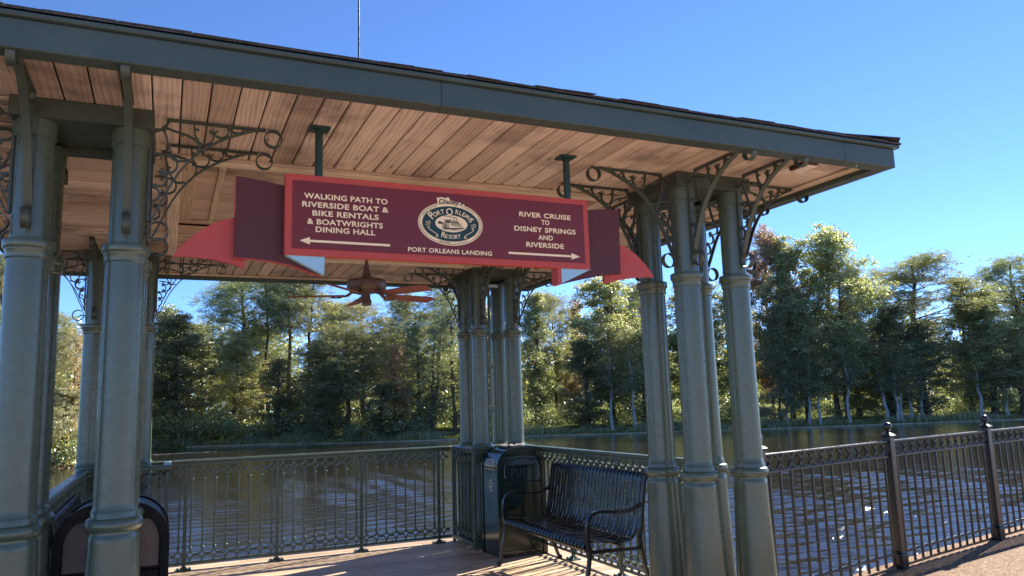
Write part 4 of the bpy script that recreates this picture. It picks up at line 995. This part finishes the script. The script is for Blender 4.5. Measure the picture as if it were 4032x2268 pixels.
# ------------------------------------------------------------ trees
def rand_unit(rs, n):
    v = rs.normal(size=(n,3)); return v/np.linalg.norm(v, axis=1)[:,None]
def quads_mesh(name, V, mat, rnd):
    # V: (n,4,3)
    n = len(V); me = bpy.data.meshes.new(name); me.vertices.add(n*4); me.loops.add(n*4); me.polygons.add(n)
    me.vertices.foreach_set('co', V.reshape(-1).astype(np.float32)); me.loops.foreach_set('vertex_index', np.arange(n*4, dtype=np.int32))
    me.polygons.foreach_set('loop_start', np.arange(0, n*4, 4, dtype=np.int32)); me.polygons.foreach_set('loop_total', np.full(n, 4, dtype=np.int32))
    me.update(calc_edges=True); at = me.attributes.new('rnd', 'FLOAT', 'FACE'); at.data.foreach_set('value', rnd.astype(np.float32)); me.materials.append(mat); return me
def leaf_quads(rs, P, size, up=.25):
    n = len(P); N = rand_unit(rs, n); N[:,2] = np.abs(N[:,2])*(1-up)+up; N /= np.linalg.norm(N, axis=1)[:,None]
    T_ = np.cross(N, rand_unit(rs, n)); T_ /= np.linalg.norm(T_, axis=1)[:,None]; B = np.cross(N, T_)
    s = size*rs.uniform(.6, 1.35, n)[:,None]
    return np.stack([P-T_*s*.5, P+B*s*.32-T_*s*.05, P+T_*s*.5, P-B*s*.32-T_*s*.05], axis=1)
def needle_quads(rs, P, ln, per, wd):
    n = len(P); Q = np.repeat(P, per, axis=0); D = rand_unit(rs, n*per); D[:,2] = D[:,2]*.7+.25
    D /= np.linalg.norm(D, axis=1)[:,None]; L = ln*rs.uniform(.6, 1.1, n*per)[:,None]
    W_ = np.cross(D, rand_unit(rs, n*per)); W_ /= np.linalg.norm(W_, axis=1)[:,None]; W_ *= wd*.5
    return np.stack([Q-W_*.6, Q+D*L*.5-W_, Q+D*L, Q+D*L*.5+W_], axis=1)
def crown_r(kind, t):
    if kind == 'oak': return (1-abs(2*t-.85)**2.4*.75)*(.55+.45*math.sin(math.pi*min(1,t*1.1+.15))) if t < .97 else .25
    if kind == 'maple': return .95*math.sin(math.pi*(t*.80+.12))**.8
    if kind == 'pine': return .35+.65*math.sin(math.pi*min(1, t*.78+.16))
    if kind == 'thinpine': return .5+.5*math.sin(math.pi*t)
    if kind == 'cone': return 1.05-t*.95
    return .9*math.sin(math.pi*(t*.82+.1))
def make_tree(kind, seed):
    rs = np.random.RandomState(seed); rg = random.Random(seed); H_ = 14.
    spec = dict(oak=(.06, 95, 2.9, .085), maple=(.14, 85, 2.4, .075), pine=(.34, 64, 2.6, .07), thinpine=(.60, 20, 1.5, .06), cone=(.08, 70, 1.5, .06), sparse=(.22, 46, 1.6, .06), birch=(.38, 40, 1.3, .06), shrubtree=(.0, 80, 3.2, .08))[kind]
    base, K, Rr, cl = spec
    # trunk with gentle bends
    lean = (rg.uniform(-.5,.5), rg.uniform(-.5,.5)); tp = []
    for i in range(9):
        t = i/8; tp.append((lean[0]*t*t+rg.uniform(-.10,.10)*(i>0), lean[1]*t*t+rg.uniform(-.10,.10)*(i>0), H_*.95*t))
    r0 = dict(oak=.24, maple=.18, pine=.21, thinpine=.17, cone=.12, sparse=.12, birch=.115, shrubtree=.2)[kind]
    m = MB(); m.tube(tp, [r0*(1.25 if i == 0 else 1)*(1-.8*i/8) for i in range(9)], 8)
    def trunk_at(z):
        t = max(0, min(.999, z/(H_*.95)))*8; i = int(t); q = t-i; a_, b_ = tp[i], tp[i+1]
        return Vector([a_[k]*(1-q)+b_[k]*q for k in range(3)])
    cents = []; wts = []
    lobes = [(rg.uniform(0,2*math.pi), rg.uniform(0,1), rg.uniform(.45,1.5)) for _ in range(9)]
    for k in range(K):
        t = (k+rg.random())/K
        if kind in ('oak','maple'): t = t**.9
        ang = rg.uniform(0, 2*math.pi)
        rr = crown_r(kind, t)*Rr*math.sqrt(rg.uniform(.12, 1.0))
        for la, lt, lf in lobes:
            d = abs((ang-la+math.pi)%(2*math.pi)-math.pi)
            if d < .7 and abs(t-lt) < .22: rr *= lf
        z = H_*(base+(1-base)*t*.97)
        c = Vector((rr*math.cos(ang), rr*math.sin(ang), z)) + trunk_at(z)*0
        tc_ = trunk_at(z); c.x += tc_.x; c.y += tc_.y
        cents.append(c)
        drop = rg.uniform(.5, 1.1)*rr*(.9 if kind in ('oak','maple','sparse','birch') else .35)+.2
        s_ = trunk_at(max(.3, z-drop)); mid = s_.lerp(c, .5)+Vector((rg.uniform(-.2,.2), rg.uniform(-.2,.2), rg.uniform(.0,.3)+ (.15 if kind == 'pine' else 0)))
        rb = r0*.28*(1-.6*t)
        m.tube([s_, mid, c], [rb, rb*.6, rb*.2], 5)
        for q in range(3 if kind != 'shrubtree' else 2):
            e_ = c+Vector((rg.gauss(0,.5), rg.gauss(0,.5), rg.gauss(.15,.35))); m.tube([mid.lerp(c,rg.uniform(.2,.8)), e_], [rb*.35, rb*.10], 4)
            if kind in ('thinpine','sparse','birch','pine'):
                e2 = e_+Vector((rg.gauss(0,.4), rg.gauss(0,.4), rg.gauss(.2,.3))); m.tube([e_, e2], [rb*.12, rb*.05], 3)
                if kind == 'thinpine' and rg.random() < .6: cents.append(e2)
    Cn = np.array([tuple(c) for c in cents]); nK = len(Cn)
    if kind in ('pine','thinpine','cone'):
        per = dict(pine=40, thinpine=16, cone=32)[kind]
        idx = np.repeat(np.arange(nK), per); sg_ = dict(pine=.50, thinpine=.40, cone=.36)[kind]
        P = Cn[idx]+rs.normal(size=(len(idx),3))*np.array([sg_, sg_, sg_*.62]); V = needle_quads(rs, P, .36, 14, .032)
        rnd = np.repeat(rs.rand(len(P)), 14)*.6+rs.rand(len(V))*.4; mat = M['needle']
    else:
        tot = dict(oak=46000, maple=40000, sparse=8000, birch=8500, shrubtree=42000)[kind]
        wk = rs.uniform(.35, 1.6, nK); wk /= wk.sum(); idx = rs.choice(nK, tot, p=wk)
        # each limb carries several small leaf clumps
        sub = 9; off = rs.normal(size=(nK, sub, 3))*np.array([.42,.42,.34]); sidx = rs.randint(0, sub, tot)
        sg_ = rs.uniform(.10,.25,(nK,sub))
        P = Cn[idx]+off[idx, sidx]+rs.normal(size=(tot,3))*sg_[idx, sidx][:,None]*np.array([1,1,.75])
        P[:,2] = np.maximum(P[:,2], .15)
        V = leaf_quads(rs, P, dict(oak=.125, maple=.15, sparse=.12, birch=.12, shrubtree=.12)[kind])
        cr = rs.rand(nK, sub); rnd = cr[idx, sidx]*.45+rs.rand(tot)*.55; mat = M['leaf']
    return m, quads_mesh('crown', V, mat, rnd), Rr
COLS = dict(g=(.22,.255,.12), d=(.175,.205,.115), y=(.33,.35,.17), l=(.33,.345,.20), o=(.42,.30,.15), p=(.34,.36,.24), r=(.30,.205,.14), w=(.26,.27,.15), b=(.20,.23,.13))
LOOK = dict(y='y', r='r')
protos = {}
rgt = random.Random(77)
NV = dict(oak=4, maple=2, pine=3, thinpine=2, cone=1, sparse=1, birch=2, shrubtree=1)
BK = dict(oak='bark', maple='bark', pine='bark_pine', thinpine='bark_pine', cone='bark_pine', sparse='bark', birch='bark_white', shrubtree='bark')
NM = dict(oak='broadleaf_tree', maple='broadleaf_tree', pine='pine_tree', thinpine='pine_tree', cone='conifer', sparse='sparse_tree', birch='white_trunk_tree', shrubtree='bushy_tree')
def ground_z(x, y):
    # height of the bank along the ray from the origin
    L = math.hypot(x, y); a_ = math.atan2(y, x); best = None
    for (x0,y0),(x1,y1) in zip(SHORE, SHORE[1:]):
        den = (x1-x0)*math.sin(a_)-(y1-y0)*math.cos(a_)
        if abs(den) < 1e-9: continue
        t = (y0*math.cos(a_)-x0*math.sin(a_))/den
        if 0 <= t <= 1:
            px, py = x0+(x1-x0)*t, y0+(y1-y0)*t; d = px*math.cos(a_)+py*math.sin(a_)
            if d > 0: best = d
    return bank_h(max(0., L-(best or L))), (best or L)
cnt = {}
for x, y, zt, wd, kind, col, label in TREES:
    k = cnt.get(kind, 0); cnt[kind] = k+1; v = k % NV[kind]; key = (kind, v)
    if key not in protos:
        m, cme, Rr = make_tree(kind, 100+len(protos)*7); bark = M[BK[kind]]
        tro = m.build('trunk', bark, None, smooth=True, sharp=70); tme = tro.data; bpy.data.objects.remove(tro); protos[key] = (tme, cme, Rr)
    tme, cme, Rr = protos[key]; gz, _ = ground_z(x, y); Ht = zt-gz
    tr = thing(NM[kind], label, 'tree', (x, y, gz-.05), rgt.uniform(0, 6.28))
    s_xy = max(.5, wd*.5/Rr*1.18); tr.scale = (s_xy, s_xy, Ht/14.)
    tr.rotation_euler[0] = R_(rgt.uniform(-3,3)) if kind in ('birch','sparse','thinpine') else 0
    put('trunk', tme, tr); c = put('crown', cme, tr)
    cc = COLS[col]; q = rgt.uniform(.85, 1.15); c.color = (cc[0]*q*rgt.uniform(.92,1.08), cc[1]*q, cc[2]*q, 1)
# ---- woodland mass behind the single trees
def polar(rs, n, d0, d1, a0=22, a1=106):
    A = np.radians(rs.uniform(a0, a1, n)); D = rs.uniform(d0, d1, n); X = np.zeros(n); Y = np.zeros(n)
    grid = np.radians(np.arange(a0-1, a1+2, .5)); sd_ = np.array([ground_z(math.cos(q)*10, math.sin(q)*10)[1] for q in grid])
    s_ = np.interp(A, grid, sd_)+D; return s_*np.cos(A), s_*np.sin(A), D, A
rs = np.random.RandomState(4)
def mass(name, label, nblob, per, d0, d1, z0, z1, rad, leaf, col, seed, trunks=True, a0=22, a1=106, cat='woodland'):
    rs = np.random.RandomState(seed); x, y, D, A = polar(rs, nblob, d0, d1, a0, a1)
    gz = np.interp(D, [0, .25, 1.5, 4, 15, 60, 400], [-1.3, -1.02, -.9, -.62, -.35, -.15, .4])
    env = .72+.28*np.sin(A*41+1.3)*np.sin(A*17+.4)+.18*np.sin(A*97)
    z = gz+z0+(z1*env-z0)*rs.rand(nblob)**.8; R0 = rad*rs.uniform(.6,1.4,nblob)
    idx = np.repeat(np.arange(nblob), per); o = rs.normal(size=(len(idx),3))*np.array([1,1,.7])*.5*R0[idx][:,None]
    P = np.stack([x[idx], y[idx], z[idx]], 1)+o; P[:,2] = np.maximum(P[:,2], gz[idx]+.05)
    V = leaf_quads(rs, P, leaf); cr = rs.rand(nblob); rnd = cr[idx]*.5+rs.rand(len(idx))*.5
    o_ = put(name, quads_mesh(name, V, M['leaf'], rnd), kind='stuff'); o_.color = (*col, 1); tag(o_, label, cat); return o_
mass('woodland', 'dark mass of woodland standing behind the separate trees', 760, 200, 16, 42, 1.6, 11., 2.4, .42, (.22,.25,.12), 1)
mass('far_woodland', 'distant band of trees closing the view beyond the lawn', 420, 100, 90, 125, .5, 13., 5., .9, (.2,.23,.1), 2)
mass('undergrowth', 'low dark shrubs growing along the far bank', 700, 110, 2.2, 11, .1, 2.0, .85, .15, (.22,.26,.11), 3, a1=74, cat='shrubs')
mass('waterside_shrubs', 'dark shrubs overhanging the water on the left half of the far bank', 420, 130, -.1, 8, .0, 2.1, .85, .15, (.19,.23,.10), 9, a0=72, a1=101, cat='shrubs')
mass('left_undergrowth', 'bright leafy shrubs along the left stretch of the far bank', 260, 110, .6, 6, .1, 2.2, .9, .17, (.28,.30,.10), 6, a0=84, a1=100, cat='shrubs')
# reeds and grass at the waterline
n = 26000; x, y, D, A = polar(rs, n, .05, 2.6, 24, 92); gz = np.interp(D, [0, .25, 1.5, 4], [-1.2, -1.02, -.9, -.62])
patch = np.clip(.45+.6*np.sin(A*63)*np.sin(A*23+1)+.35*np.sin(A*171+D*2), 0, 1); hgt = (.06+.50*patch)*rs.uniform(.6,1.2,n); dr = rand_unit(rs, n); dr[:,2] = 0
P = np.stack([x, y, gz], 1); W_ = rand_unit(rs, n)*.018; W_[:,2] = 0; tip = P+dr*.12*hgt[:,None]; tip[:,2] = P[:,2]+hgt
V = np.stack([P-W_, P+W_, tip+W_*.3, tip-W_*.3], 1)
rd = put('reeds', quads_mesh('reeds', V, M['leaf'], rs.rand(n)), kind='stuff'); rd.color = (.24,.25,.09,1); tag(rd, 'green reeds and grass along the far waterline', 'reeds')
# fallen bare branches on the red bank and floating weed
m = MB(); rg = random.Random(8); bx, by = -5.2, 49.5
for k in range(26):
    a_ = rg.uniform(0, 6.28); p0 = Vector((rg.uniform(-1.6,1.4), rg.uniform(-.5,.5), rg.uniform(.6,2.2))); P = [p0]
    d = Vector((math.cos(a_), math.sin(a_)*.5, rg.uniform(-.1,.6)))
    for q in range(4): P.append(P[-1]+d*.38+Vector((rg.gauss(0,.12), rg.gauss(0,.12), rg.gauss(.02,.12))))
    m.tube(P, [.028,.022,.016,.010,.005], 4)
fb = m.build('fallen_branches', M['bark_white'], loc=(bx, by, -.9)); tag(fb, 'pale bare fallen branches lying over the red bank at the left', 'branches')
m = MB()
for k in range(60): x_, y_ = rg.gauss(0,.9), rg.gauss(0,.25); s_ = rg.uniform(.03,.10); m.box(x_-s_*2, x_+s_*2, y_-s_, y_+s_, -.01, .015)
wd_ = m.build('floating_weed', M['edging'], loc=(1.3, 58.5, WZ), kind='stuff'); tag(wd_, 'small pale patch of weed floating near the far bank', 'water weed')
# trees and lawn behind the photographer are outside the picture
